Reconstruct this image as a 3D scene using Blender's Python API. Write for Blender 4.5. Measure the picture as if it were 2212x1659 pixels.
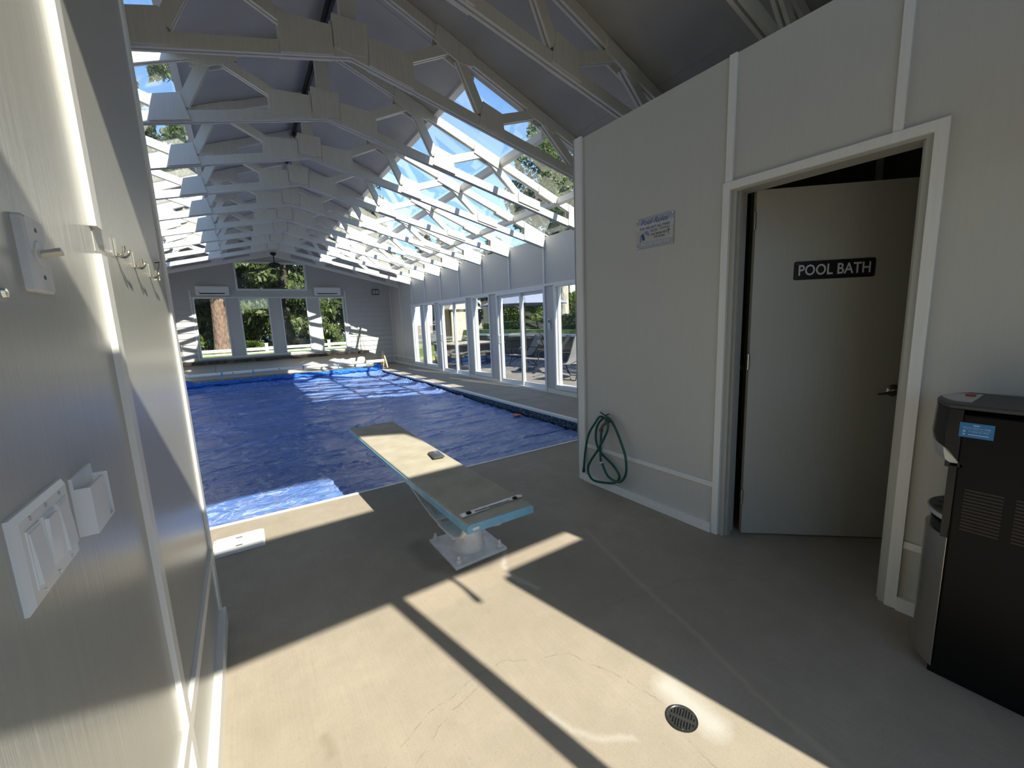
import bpy, math, random
import numpy as np
from mathutils import Vector, Matrix

for o in list(bpy.data.objects):
    bpy.data.objects.remove(o)
scene = bpy.context.scene
COL = scene.collection
rnd = random.Random(7)

# ------------------------------------------------------------------ camera
cam_d = bpy.data.cameras.new('camera')
cam_d.sensor_width = 36.0
cam_d.lens = 36.0 * 883.0 / 2212.0
cam_d.clip_start = 0.02
cam_d.clip_end = 500
cam = bpy.data.objects.new('camera', cam_d)
COL.objects.link(cam)
R0 = (0.83336147, -0.55127251, -0.04009082)
R1 = (-0.11707285, -0.10516164, -0.98753986)
R2 = (0.54018757, 0.82767122, -0.1521767)
m = Matrix(((R0[0], -R1[0], -R2[0], 0), (R0[1], -R1[1], -R2[1], 0), (R0[2], -R1[2], -R2[2], 1.4), (0, 0, 0, 1)))
cam.matrix_world = m
scene.camera = cam

# ------------------------------------------------------------------ sky, sun, exposure
world = bpy.data.worlds.new('world')
scene.world = world
world.use_nodes = True
wn = world.node_tree
wn.nodes.clear()
w_out = wn.nodes.new('ShaderNodeOutputWorld')
w_bg = wn.nodes.new('ShaderNodeBackground')
w_sky = wn.nodes.new('ShaderNodeTexSky')
w_sky.sky_type = 'NISHITA'
w_sky.sun_disc = False
SUN = Vector((0.22, -1.0, 0.74)).normalized()          # towards the sun
w_sky.sun_elevation = math.asin(SUN.z)
w_sky.sun_rotation = math.atan2(SUN.x, SUN.y)
w_sky.air_density = 1.0
w_sky.dust_density = 0.4
w_sky.ozone_density = 1.6
w_bg.inputs['Strength'].default_value = 0.21
w_tint = wn.nodes.new('ShaderNodeMixRGB')
w_tint.blend_type = 'MULTIPLY'
w_tint.inputs[0].default_value = 1.0
w_tint.inputs[2].default_value = (0.74, 0.86, 1.0, 1)
wn.links.new(w_sky.outputs[0], w_tint.inputs[1])
wn.links.new(w_tint.outputs[0], w_bg.inputs[0])
wn.links.new(w_bg.outputs[0], w_out.inputs[0])

sun_d = bpy.data.lights.new('sun', 'SUN')
sun_d.energy = 7.8
sun_d.color = (1.0, 0.925, 0.80)
sun_d.angle = math.radians(0.6)
sun = bpy.data.objects.new('sun', sun_d)
COL.objects.link(sun)
sun.rotation_euler = SUN.to_track_quat('Z', 'Y').to_euler()
sun.location = (4, -18, 14)

vs = scene.view_settings
vs.view_transform = 'Standard'
vs.look = 'None'
vs.gamma = 1.0
vs.use_curve_mapping = False
vs.exposure = 0.55
scene.cycles.max_bounces = 12
scene.cycles.diffuse_bounces = 8
scene.cycles.glossy_bounces = 4
scene.cycles.transparent_max_bounces = 24
scene.cycles.caustics_reflective = False
scene.cycles.caustics_refractive = False

# ------------------------------------------------------------------ materials
def new_mat(name):
    mt = bpy.data.materials.new(name)
    mt.use_nodes = True
    nt = mt.node_tree
    b = nt.nodes['Principled BSDF']
    return mt, nt, b

def N(nt, t, **kw):
    n = nt.nodes.new('ShaderNode' + t)
    for k, v in kw.items():
        setattr(n, k, v)
    return n

def math_n(nt, op, a, b=None, c=None, clamp=False):
    n = N(nt, 'Math', operation=op)
    n.use_clamp = clamp
    for i, v in enumerate((a, b, c)):
        if v is None:
            continue
        if hasattr(v, 'links') or hasattr(v, 'is_linked'):
            nt.links.new(v, n.inputs[i])
        else:
            n.inputs[i].default_value = v
    return n.outputs[0]

def obj_coord(nt, scale=(1, 1, 1), world_space=False):
    g = N(nt, 'NewGeometry') if world_space else N(nt, 'TexCoord')
    mp = N(nt, 'Mapping')
    mp.inputs['Scale'].default_value = scale
    nt.links.new(g.outputs['Position'] if world_space else g.outputs['Object'], mp.inputs['Vector'])
    return mp.outputs[0]

def noise(nt, vec, scale, detail=4, rough=0.55):
    n = N(nt, 'TexNoise')
    n.inputs['Scale'].default_value = scale
    n.inputs['Detail'].default_value = detail
    n.inputs['Roughness'].default_value = rough
    nt.links.new(vec, n.inputs['Vector'])
    return n.outputs['Fac']

def ramp(nt, fac, stops):
    r = N(nt, 'ValToRGB')
    el = r.color_ramp.elements
    while len(el) < len(stops):
        el.new(0.5)
    for e, (p, c) in zip(el, stops):
        e.position = p
        e.color = c if len(c) == 4 else (*c, 1)
    nt.links.new(fac, r.inputs[0])
    return r.outputs[0]

def mixc(nt, fac, a, b, blend='MIX'):
    n = N(nt, 'MixRGB', blend_type=blend)
    for i, v in enumerate((fac, a, b)):
        if hasattr(v, 'is_linked'):
            nt.links.new(v, n.inputs[i])
        elif i == 0:
            n.inputs[0].default_value = v
        else:
            n.inputs[i].default_value = (*v, 1) if len(v) == 3 else v
    return n.outputs[0]

def bump(nt, bsdf, h, strength=0.2, dist=0.01):
    b = N(nt, 'Bump')
    b.inputs['Strength'].default_value = strength
    b.inputs['Distance'].default_value = dist
    nt.links.new(h, b.inputs['Height'])
    nt.links.new(b.outputs[0], bsdf.inputs['Normal'])

def plain(name, col, rough=0.5, metal=0.0, var=0.06, scale=6.0, stretch=(1, 1, 1), bmp=0.0, bscale=None, spec=0.5):
    """one colour with slight procedural variation"""
    mt, nt, b = new_mat(name)
    v = obj_coord(nt, stretch)
    f = noise(nt, v, scale)
    lo = tuple(max(0, c * (1 - var)) for c in col)
    hi = tuple(min(1, c * (1 + var)) for c in col)
    nt.links.new(ramp(nt, f, [(0.3, lo), (0.7, hi)]), b.inputs['Base Color'])
    b.inputs['Roughness'].default_value = rough
    b.inputs['Metallic'].default_value = metal
    b.inputs['Specular IOR Level'].default_value = spec
    if bmp:
        bump(nt, b, noise(nt, v, bscale or scale * 6), bmp, 0.004)
    return mt

M = {}
def painted(name, col, rough, streak=0.10, spec=0.5):
    """brushed house paint on plywood: vertical streaks, small chips"""
    mt, nt, b = new_mat(name)
    v = obj_coord(nt, (9, 9, 0.5), True)
    v2 = obj_coord(nt, (1, 1, 1), True)
    f1 = noise(nt, v, 9, 6, 0.6)
    f2 = noise(nt, v2, 1.3, 3)
    c = ramp(nt, f1, [(0.3, tuple(x * (1 - streak) for x in col)), (0.7, tuple(x * (1 + streak * 0.6) for x in col))])
    c = mixc(nt, math_n(nt, 'MULTIPLY', f2, 0.16), c, tuple(x * 0.7 for x in col))
    nt.links.new(c, b.inputs['Base Color'])
    b.inputs['Roughness'].default_value = rough
    b.inputs['Specular IOR Level'].default_value = spec
    bump(nt, b, f1, 0.22, 0.003)
    return mt

M['wall'] = painted('grey_wall_paint', (0.56, 0.55, 0.50), 0.5, 0.025)
M['wall_gloss'] = painted('grey_gloss_paint', (0.43, 0.425, 0.385), 0.28, 0.06)
M['panel'] = painted('grey_panel_paint', (0.55, 0.545, 0.52), 0.5, 0.04)
M['siding'] = painted('grey_siding_paint', (0.54, 0.535, 0.51), 0.55, 0.06)
M['door'] = painted('grey_door_paint', (0.42, 0.415, 0.37), 0.45, 0.04)
M['trim'] = painted('white_trim_paint', (0.80, 0.79, 0.75), 0.4, 0.05)
M['truss'] = painted('white_truss_paint', (0.74, 0.725, 0.67), 0.5, 0.07)
M['gusset'] = painted('white_plywood_paint', (0.76, 0.745, 0.69), 0.5, 0.09)
M['ceiling'] = plain('grey_ceiling_paint', (0.46, 0.45, 0.43), 0.7, var=0.08, scale=2.5, bmp=0.15)
M['vinyl'] = plain('white_vinyl_frame', (0.78, 0.79, 0.80), 0.35, var=0.02)
M['white_plastic'] = plain('white_plastic', (0.78, 0.78, 0.77), 0.3, var=0.02)
M['white_metal'] = plain('white_painted_steel', (0.70, 0.69, 0.68), 0.45, var=0.12, scale=14, bmp=0.2)
M['chrome'] = plain('brushed_steel', (0.62, 0.62, 0.60), 0.22, 1.0, var=0.1, scale=8)
M['nickel'] = plain('satin_nickel', (0.72, 0.68, 0.58), 0.25, 1.0, var=0.05)
M['clamp_steel'] = plain('weathered_clamp_steel', (0.38, 0.37, 0.36), 0.4, 0.6, var=0.35, scale=40)
M['dark_metal'] = plain('dark_bronze_metal', (0.035, 0.03, 0.03), 0.4, 0.6, var=0.1)
M['rust_brass'] = plain('weathered_brass', (0.16, 0.12, 0.09), 0.5, 0.7, var=0.3, scale=40)
M['black_gloss'] = plain('glossy_black_plastic', (0.005, 0.005, 0.006), 0.18, var=0.1, spec=0.35)
M['black_matte'] = plain('matte_black_steel', (0.004, 0.004, 0.004), 0.4, var=0.1, bmp=0.05, spec=0.18)
M['silver'] = plain('silver_plastic', (0.55, 0.55, 0.56), 0.3, 0.5, var=0.03)
M['steel_door'] = plain('brushed_silver_door', (0.50, 0.47, 0.42), 0.3, 0.9, var=0.05, stretch=(1, 1, 8))
M['dark_grey'] = plain('dark_grey_plastic', (0.05, 0.05, 0.05), 0.45)
M['red'] = plain('red_plastic', (0.45, 0.02, 0.015), 0.4)
M['sign_black'] = plain('black_enamel_sign', (0.012, 0.012, 0.013), 0.4, var=0.5, scale=30)
M['letter_white'] = plain('white_letter_print', (0.62, 0.63, 0.66), 0.5, var=0.03)
M['letter_navy'] = plain('navy_letter_print', (0.03, 0.04, 0.09), 0.5, var=0.1)
M['letter_blue'] = plain('blue_letter_print', (0.10, 0.14, 0.28), 0.5, var=0.1)
M['plank_grey'] = plain('grey_blue_sign_plank', (0.36, 0.38, 0.43), 0.5, var=0.12, scale=30, stretch=(1, 1, 6))
M['plank_pale'] = plain('pale_sign_plank', (0.52, 0.53, 0.55), 0.5, var=0.12, scale=30, stretch=(1, 1, 6))
M['plank_cream'] = plain('cream_sign_plank', (0.49, 0.48, 0.44), 0.5, var=0.12, scale=30, stretch=(1, 1, 6))
M['hat_blue'] = plain('blue_hat_print', (0.16, 0.25, 0.42), 0.5, var=0.15, scale=60)
M['sticker'] = plain('blue_sticker', (0.02, 0.18, 0.42), 0.4, var=0.03)
M['sticker_print'] = plain('pale_sticker_print', (0.42, 0.55, 0.68), 0.5, var=0.03)
M['hose'] = plain('green_rubber_hose', (0.012, 0.085, 0.062), 0.35, var=0.15, scale=20)
M['hose_end'] = plain('dark_hose_end', (0.02, 0.03, 0.03), 0.5)
M['strap_blue'] = plain('pale_blue_strap', (0.16, 0.36, 0.62), 0.5)
M['plywood'] = plain('raw_plywood', (0.52, 0.41, 0.27), 0.7, var=0.15, scale=5, stretch=(1, 6, 1))
M['board_blue'] = plain('pale_blue_fibreglass', (0.20, 0.44, 0.62), 0.4, var=0.15, scale=9)
M['phone_glass'] = plain('black_phone_glass', (0.008, 0.008, 0.012), 0.06, var=0.02)
M['phone_case'] = plain('dark_phone_case', (0.06, 0.055, 0.05), 0.4)
M['bark'] = None
M['orange_tag'] = plain('orange_tag', (0.75, 0.16, 0.06), 0.5)

def tread_mat():
    mt, nt, b = new_mat('cream_sand_tread')
    v = obj_coord(nt, (1, 1, 1), True)
    f = noise(nt, v, 7, 5)
    g = noise(nt, v, 350, 2)
    c = ramp(nt, f, [(0.25, (0.36, 0.32, 0.24)), (0.75, (0.48, 0.44, 0.35))])
    nt.links.new(c, b.inputs['Base Color'])
    b.inputs['Roughness'].default_value = 0.9
    bump(nt, b, g, 0.5, 0.002)
    return mt
M['tread'] = tread_mat()

def live_edge_mat():
    mt, nt, b = new_mat('dark_live_edge_wood')
    v = obj_coord(nt, (0.6, 8, 8), True)
    f = noise(nt, v, 4, 6, 0.65)
    c = ramp(nt, f, [(0.35, (0.010, 0.008, 0.007)), (0.6, (0.035, 0.025, 0.020)), (0.85, (0.12, 0.09, 0.07))])
    nt.links.new(c, b.inputs['Base Color'])
    b.inputs['Roughness'].default_value = 0.3
    bump(nt, b, f, 0.3, 0.01)
    return mt
M['slab_wood'] = live_edge_mat()

def bark_mat(name, a, c_, scale):
    mt, nt, b = new_mat(name)
    v = obj_coord(nt, (1, 1, 0.45), True)
    vo = N(nt, 'TexVoronoi', feature='F1')
    vo.inputs['Scale'].default_value = scale
    nt.links.new(v, vo.inputs['Vector'])
    f = noise(nt, v, scale * 1.4, 6, 0.7)
    c = ramp(nt, f, [(0.3, a), (0.7, c_)])
    c = mixc(nt, math_n(nt, 'MULTIPLY', vo.outputs['Distance'], 0.5, clamp=True), c, tuple(x * 0.35 for x in a))
    nt.links.new(c, b.inputs['Base Color'])
    b.inputs['Roughness'].default_value = 0.9
    bump(nt, b, vo.outputs['Distance'], 0.8, 0.04)
    return mt
M['bark'] = bark_mat('red_brown_bark', (0.11, 0.065, 0.045), (0.31, 0.215, 0.16), 11)
M['bark_dark'] = bark_mat('dark_bark', (0.03, 0.025, 0.02), (0.09, 0.07, 0.055), 9)
M['bark_pale'] = bark_mat('pale_bark', (0.30, 0.27, 0.22), (0.52, 0.48, 0.42), 7)

def leaf_mat(name, a, b_):
    mt, nt, b = new_mat(name)
    v = obj_coord(nt, (1, 1, 1), True)
    f = noise(nt, v, 2.2, 4, 0.7)
    c = ramp(nt, f, [(0.3, a), (0.7, b_)])
    nt.links.new(c, b.inputs['Base Color'])
    b.inputs['Roughness'].default_value = 0.55
    tr = N(nt, 'BsdfTranslucent')
    nt.links.new(c, tr.inputs['Color'])
    mx = N(nt, 'MixShader')
    mx.inputs[0].default_value = 0.25
    nt.links.new(b.outputs[0], mx.inputs[1])
    nt.links.new(tr.outputs[0], mx.inputs[2])
    nt.links.new(mx.outputs[0], nt.nodes['Material Output'].inputs[0])
    return mt
M['conifer'] = leaf_mat('conifer_green', (0.025, 0.045, 0.012), (0.105, 0.14, 0.03))
M['leafy'] = leaf_mat('broadleaf_green', (0.05, 0.09, 0.02), (0.17, 0.24, 0.05))
M['hedge'] = leaf_mat('hedge_green', (0.05, 0.09, 0.025), (0.15, 0.24, 0.06))
M['grey_leaf'] = leaf_mat('dry_brown_foliage', (0.10, 0.075, 0.04), (0.24, 0.18, 0.10))
M['grass'] = plain('lawn_green', (0.13, 0.19, 0.045), 0.9, var=0.45, scale=3, bmp=0.5, bscale=60)
M['ground'] = plain('dry_ground', (0.32, 0.27, 0.17), 0.95, var=0.25, scale=1.2)
M['patio'] = plain('patio_concrete', (0.20, 0.185, 0.165), 0.8, var=0.12, scale=2)
M['asphalt'] = plain('pale_driveway', (0.5, 0.49, 0.46), 0.9, var=0.08, scale=2)
M['fence_wood'] = plain('grey_fence_wood', (0.27, 0.25, 0.23), 0.8, var=0.25, scale=4, stretch=(6, 6, 0.5))
M['white_fence'] = plain('white_fence_paint', (0.82, 0.82, 0.80), 0.5, var=0.04)
M['stucco'] = plain('beige_stucco', (0.62, 0.52, 0.36), 0.9, var=0.06)
M['roof_dark'] = plain('dark_shingle_roof', (0.07, 0.07, 0.08), 0.9, var=0.3, scale=12)
M['canvas'] = plain('grey_blue_canvas', (0.20, 0.23, 0.32), 0.8, var=0.06)
M['canvas_tan'] = plain('tan_canvas', (0.40, 0.34, 0.27), 0.8, var=0.06)
M['dark_stone'] = plain('dark_stone', (0.085, 0.078, 0.07), 0.85, var=0.25, scale=5)
M['timber'] = plain('dark_stained_timber', (0.045, 0.032, 0.025), 0.6, var=0.3, scale=4, stretch=(1, 1, 5))
M['sling'] = plain('grey_mesh_sling', (0.22, 0.22, 0.21), 0.7, var=0.1)
M['patio_metal'] = plain('dark_patio_metal', (0.02, 0.02, 0.022), 0.4, 0.4)
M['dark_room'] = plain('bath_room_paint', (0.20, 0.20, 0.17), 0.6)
M['liner_side'] = plain('blue_pool_liner', (0.05, 0.12, 0.35), 0.4)

def liner_mat():
    mt, nt, b = new_mat('mosaic_liner_band')
    v = obj_coord(nt, (1, 1, 1), True)
    vo = N(nt, 'TexVoronoi', feature='F1')
    vo.inputs['Scale'].default_value = 38
    nt.links.new(v, vo.inputs['Vector'])
    c = ramp(nt, vo.outputs['Distance'], [(0.15, (0.30, 0.40, 0.45)), (0.4, (0.02, 0.06, 0.11)), (0.7, (0.008, 0.012, 0.03))])
    nt.links.new(c, b.inputs['Base Color'])
    b.inputs['Roughness'].default_value = 0.3
    return mt
M['liner'] = liner_mat()

def glass_mat(name, tint=(0.97, 0.985, 0.98), dirt=0.02, refl=1.0):
    mt = bpy.data.materials.new(name)
    mt.use_nodes = True
    nt = mt.node_tree
    nt.nodes.clear()
    out = N(nt, 'OutputMaterial')
    tr = N(nt, 'BsdfTransparent')
    tr.inputs[0].default_value = (*tint, 1)
    gl = N(nt, 'BsdfGlossy')
    gl.inputs['Roughness'].default_value = 0.0
    gl.inputs['Color'].default_value = (refl, refl, refl, 1)
    df = N(nt, 'BsdfDiffuse')
    df.inputs[0].default_value = (0.8, 0.82, 0.82, 1)
    geo = N(nt, 'NewGeometry')
    dot = N(nt, 'VectorMath', operation='DOT_PRODUCT')
    nt.links.new(geo.outputs['Incoming'], dot.inputs[0])
    nt.links.new(geo.outputs['Normal'], dot.inputs[1])
    c = math_n(nt, 'ABSOLUTE', dot.outputs['Value'])
    k = math_n(nt, 'POWER', math_n(nt, 'SUBTRACT', 1.0, c, clamp=True), 5.0)
    f = math_n(nt, 'MULTIPLY_ADD', k, 0.95, 0.028)
    m1 = N(nt, 'MixShader')
    nt.links.new(f, m1.inputs[0])
    nt.links.new(tr.outputs[0], m1.inputs[1])
    nt.links.new(gl.outputs[0], m1.inputs[2])
    m2 = N(nt, 'MixShader')
    v = obj_coord(nt, (1, 1, 1), True)
    d = noise(nt, v, 1.6, 5, 0.6)
    dd = ramp(nt, d, [(0.45, (0, 0, 0)), (0.75, (1, 1, 1))])
    nt.links.new(math_n(nt, 'MULTIPLY', dd, dirt), m2.inputs[0])
    nt.links.new(m1.outputs[0], m2.inputs[1])
    nt.links.new(df.outputs[0], m2.inputs[2])
    nt.links.new(m2.outputs[0], out.inputs[0])
    return mt
M['glass'] = glass_mat('window_glass', dirt=0.015)
M['roof_glass'] = glass_mat('skylight_glass', dirt=0.012)

def seg_dist(nt, px, py, a, b):
    """distance in the XY plane from point to the segment a-b, as nodes"""
    dx, dy = b[0] - a[0], b[1] - a[1]
    L2 = dx * dx + dy * dy
    ax = math_n(nt, 'SUBTRACT', px, a[0])
    ay = math_n(nt, 'SUBTRACT', py, a[1])
    t = math_n(nt, 'DIVIDE', math_n(nt, 'ADD', math_n(nt, 'MULTIPLY', ax, dx), math_n(nt, 'MULTIPLY', ay, dy)), L2, clamp=True)
    ex = math_n(nt, 'SUBTRACT', ax, math_n(nt, 'MULTIPLY', t, dx))
    ey = math_n(nt, 'SUBTRACT', ay, math_n(nt, 'MULTIPLY', t, dy))
    return math_n(nt, 'SQRT', math_n(nt, 'ADD', math_n(nt, 'MULTIPLY', ex, ex), math_n(nt, 'MULTIPLY', ey, ey)))

def concrete_mat():
    mt, nt, b = new_mat('broomed_concrete')
    geo = N(nt, 'NewGeometry')
    v = obj_coord(nt, (1, 1, 1), True)
    nz = N(nt, 'TexNoise')
    nz.inputs['Scale'].default_value = 9
    nz.inputs['Detail'].default_value = 5
    nt.links.new(v, nz.inputs['Vector'])
    nz.inputs['Roughness'].default_value = 0.75
    sub = N(nt, 'VectorMath', operation='SUBTRACT')
    nt.links.new(nz.outputs['Color'], sub.inputs[0])
    sub.inputs[1].default_value = (0.5, 0.5, 0.5)
    sc = N(nt, 'VectorMath', operation='SCALE')
    sc.inputs['Scale'].default_value = 0.05
    nt.links.new(sub.outputs[0], sc.inputs[0])
    add = N(nt, 'VectorMath', operation='ADD')
    nt.links.new(geo.outputs['Position'], add.inputs[0])
    nt.links.new(sc.outputs[0], add.inputs[1])
    sep = N(nt, 'SeparateXYZ')
    nt.links.new(add.outputs[0], sep.inputs[0])
    px, py = sep.outputs[0], sep.outputs[1]
    def polyd(pts):
        d = None
        for a, c in zip(pts[:-1], pts[1:]):
            e = seg_dist(nt, px, py, a, c)
            d = e if d is None else math_n(nt, 'MINIMUM', d, e)
        return d
    def mask(d, r, soft):
        return math_n(nt, 'DIVIDE', math_n(nt, 'SUBTRACT', r + soft, d), 2 * soft, clamp=True)
    f1 = noise(nt, v, 0.9, 5, 0.6)
    f2 = noise(nt, v, 6, 6, 0.65)
    f3 = noise(nt, obj_coord(nt, (60, 1.2, 1), True), 3, 4, 0.7)
    base = ramp(nt, f1, [(0.3, (0.335, 0.285, 0.215)), (0.7, (0.435, 0.380, 0.300))])
    base = mixc(nt, math_n(nt, 'MULTIPLY', ramp(nt, f2, [(0.35, (0, 0, 0)), (0.68, (1, 1, 1))]), 0.5), base, (0.30, 0.26, 0.20))
    base = mixc(nt, math_n(nt, 'MULTIPLY', ramp(nt, f3, [(0.35, (0, 0, 0)), (0.7, (1, 1, 1))]), 0.22), base, (0.24, 0.21, 0.17))
    sp = noise(nt, v, 90, 3, 0.7)
    base = mixc(nt, math_n(nt, 'MULTIPLY', ramp(nt, sp, [(0.55, (0, 0, 0)), (0.75, (1, 1, 1))]), 0.35), base, (0.22, 0.185, 0.14))
    base = mixc(nt, math_n(nt, 'MULTIPLY', ramp(nt, noise(nt, v, 2.3, 6, 0.7), [(0.5, (0, 0, 0)), (0.75, (1, 1, 1))]), 0.3), base, (0.27, 0.235, 0.19))
    # old paint and lime deposits
    lime = polyd([(1.20, 2.00), (1.12, 1.88), (1.10, 1.78), (1.15, 1.60)])
    base = mixc(nt, math_n(nt, 'MULTIPLY', mask(lime, 0.010, 0.016), 0.45), base, (0.60, 0.58, 0.54))
    patch = polyd([(1.20, 0.84), (1.20, 0.66)])
    base = mixc(nt, math_n(nt, 'MULTIPLY', mask(patch, 0.045, 0.03), 0.55), base, (0.58, 0.57, 0.54))
    arc = polyd([(0.765, 1.02), (0.79, 0.93), (0.85, 0.85), (0.94, 0.79)])
    base = mixc(nt, math_n(nt, 'MULTIPLY', mask(arc, 0.006, 0.012), 0.4), base, (0.60, 0.58, 0.54))
    # drying water trail
    trail = polyd([(1.78, 1.90), (1.69, 1.60), (1.60, 1.26), (1.52, 0.91), (1.43, 0.61), (1.37, 0.25)])
    base = mixc(nt, math_n(nt, 'MULTIPLY', mask(trail, 0.008, 0.014), 0.6), base, (0.50, 0.40, 0.28))
    # damp area round the diving stand
    wet = polyd([(0.80, 2.38), (0.80, 2.15), (0.92, 2.0), (1.05, 1.98)])
    base = mixc(nt, math_n(nt, 'MULTIPLY', mask(wet, 0.07, 0.03), 0.45), base, (0.12, 0.10, 0.085))
    mark = polyd([(0.08, 1.40), (0.09, 1.33)])
    base = mixc(nt, math_n(nt, 'MULTIPLY', mask(mark, 0.012, 0.015), 0.35), base, (0.19, 0.14, 0.08))
    # hairline cracks
    for pts in ([(0.10, 1.10), (0.23, 1.19), (0.41, 1.27), (0.62, 1.31), (0.75, 1.31), (1.0, 1.18), (1.09, 0.98), (1.13, 0.8)],
                [(0.22, 1.05), (0.31, 1.13), (0.47, 1.23), (0.62, 1.27)],
                [(1.08, 0.68), (1.08, 0.4)], [(1.3, 1.3), (1.8, 1.2), (2.2, 0.9)]):
        base = mixc(nt, math_n(nt, 'MULTIPLY', math_n(nt, 'MULTIPLY', mask(polyd(pts), 0.0010, 0.0014), ramp(nt, noise(nt, v, 22, 3), [(0.4, (0, 0, 0)), (0.55, (1, 1, 1))])), 0.75), base, (0.15, 0.125, 0.10))
    nt.links.new(base, b.inputs['Base Color'])
    b.inputs['Roughness'].default_value = 0.82
    g = noise(nt, v, 260, 2)
    h = math_n(nt, 'ADD', math_n(nt, 'MULTIPLY', f3, 0.7), math_n(nt, 'MULTIPLY', g, 0.5))
    bump(nt, b, h, 0.35, 0.003)
    return mt
M['concrete'] = concrete_mat()

def cover_mat():
    mt, nt, b = new_mat('blue_bubble_cover')
    v = obj_coord(nt, (1, 1, 1), True)
    vx = obj_coord(nt, (1.0, 2.2, 1), True)
    f = noise(nt, vx, 1.2, 5, 0.6)
    c = ramp(nt, f, [(0.3, (0.065, 0.155, 0.45)), (0.7, (0.16, 0.27, 0.58))])
    # white scuffs and creases in the film
    w = N(nt, 'TexNoise')
    w.inputs['Scale'].default_value = 3.0
    w.inputs['Detail'].default_value = 8
    w.inputs['Distortion'].default_value = 2.2
    nt.links.new(vx, w.inputs['Vector'])
    line = math_n(nt, 'ABSOLUTE', math_n(nt, 'SUBTRACT', w.outputs['Fac'], 0.5))
    scuff = ramp(nt, line, [(0.0, (1, 1, 1)), (0.045, (0, 0, 0))])
    msk = ramp(nt, noise(nt, v, 1.7, 3), [(0.3, (0, 0, 0)), (0.65, (1, 1, 1))])
    c = mixc(nt, math_n(nt, 'MULTIPLY', math_n(nt, 'MULTIPLY', scuff, msk), 0.75), c, (0.46, 0.52, 0.74))
    # heat-welded seams along the pool
    sep = N(nt, 'SeparateXYZ')
    nt.links.new(v, sep.inputs[0])
    for xs in (0.10, 1.92, 3.4):
        d = math_n(nt, 'ABSOLUTE', math_n(nt, 'SUBTRACT', math_n(nt, 'ADD', sep.outputs[0], math_n(nt, 'MULTIPLY', math_n(nt, 'SUBTRACT', noise(nt, v, 3, 2), 0.5), 0.05)), xs))
        mm = math_n(nt, 'MULTIPLY', math_n(nt, 'LESS_THAN', d, 0.022), math_n(nt, 'MULTIPLY', noise(nt, v, 14, 3), 0.55))
        c = mixc(nt, mm, c, (0.22, 0.26, 0.45))
    nt.links.new(c, b.inputs['Base Color'])
    b.inputs['Roughness'].default_value = 0.14
    b.inputs['Specular IOR Level'].default_value = 0.8
    wv = noise(nt, obj_coord(nt, (6, 22, 1), True), 1.0, 5, 0.6)
    bub = N(nt, 'TexVoronoi', feature='F1')
    bub.inputs['Scale'].default_value = 75
    nt.links.new(v, bub.inputs['Vector'])
    h = math_n(nt, 'ADD', math_n(nt, 'MULTIPLY', wv, 1.0), math_n(nt, 'MULTIPLY', bub.outputs['Distance'], 0.12))
    bump(nt, b, h, 0.5, 0.03)
    return mt
M['cover'] = cover_mat()

def cover_bright_mat():
    mt, nt, b = new_mat('bright_blue_cover_underside')
    v = obj_coord(nt, (1, 1, 1), True)
    bub = N(nt, 'TexVoronoi', feature='F1')
    bub.inputs['Scale'].default_value = 70
    nt.links.new(v, bub.inputs['Vector'])
    c = ramp(nt, bub.outputs['Distance'], [(0.2, (0.03, 0.26, 0.72)), (0.5, (0.012, 0.12, 0.5))])
    nt.links.new(c, b.inputs['Base Color'])
    b.inputs['Roughness'].default_value = 0.25
    bump(nt, b, math_n(nt, 'SUBTRACT', 1.0, bub.outputs['Distance']), 0.8, 0.01)
    return mt
M['cover_under'] = cover_bright_mat()

# ------------------------------------------------------------------ mesh helpers
def link(o, parent=None):
    COL.objects.link(o)
    if parent is not None:
        o.parent = parent
    return o

def tag(o, label=None, cat=None, group=None, kind=None):
    if label: o['label'] = label
    if cat: o['category'] = cat
    if group: o['group'] = group
    if kind: o['kind'] = kind
    return o

def thing(name, label, cat, loc=(0, 0, 0), rz=0.0, group=None):
    o = bpy.data.objects.new(name, None)
    o.empty_display_size = 0.1
    o.location = loc
    o.rotation_euler = (0, 0, rz)
    link(o)
    return tag(o, label, cat, group)

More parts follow.
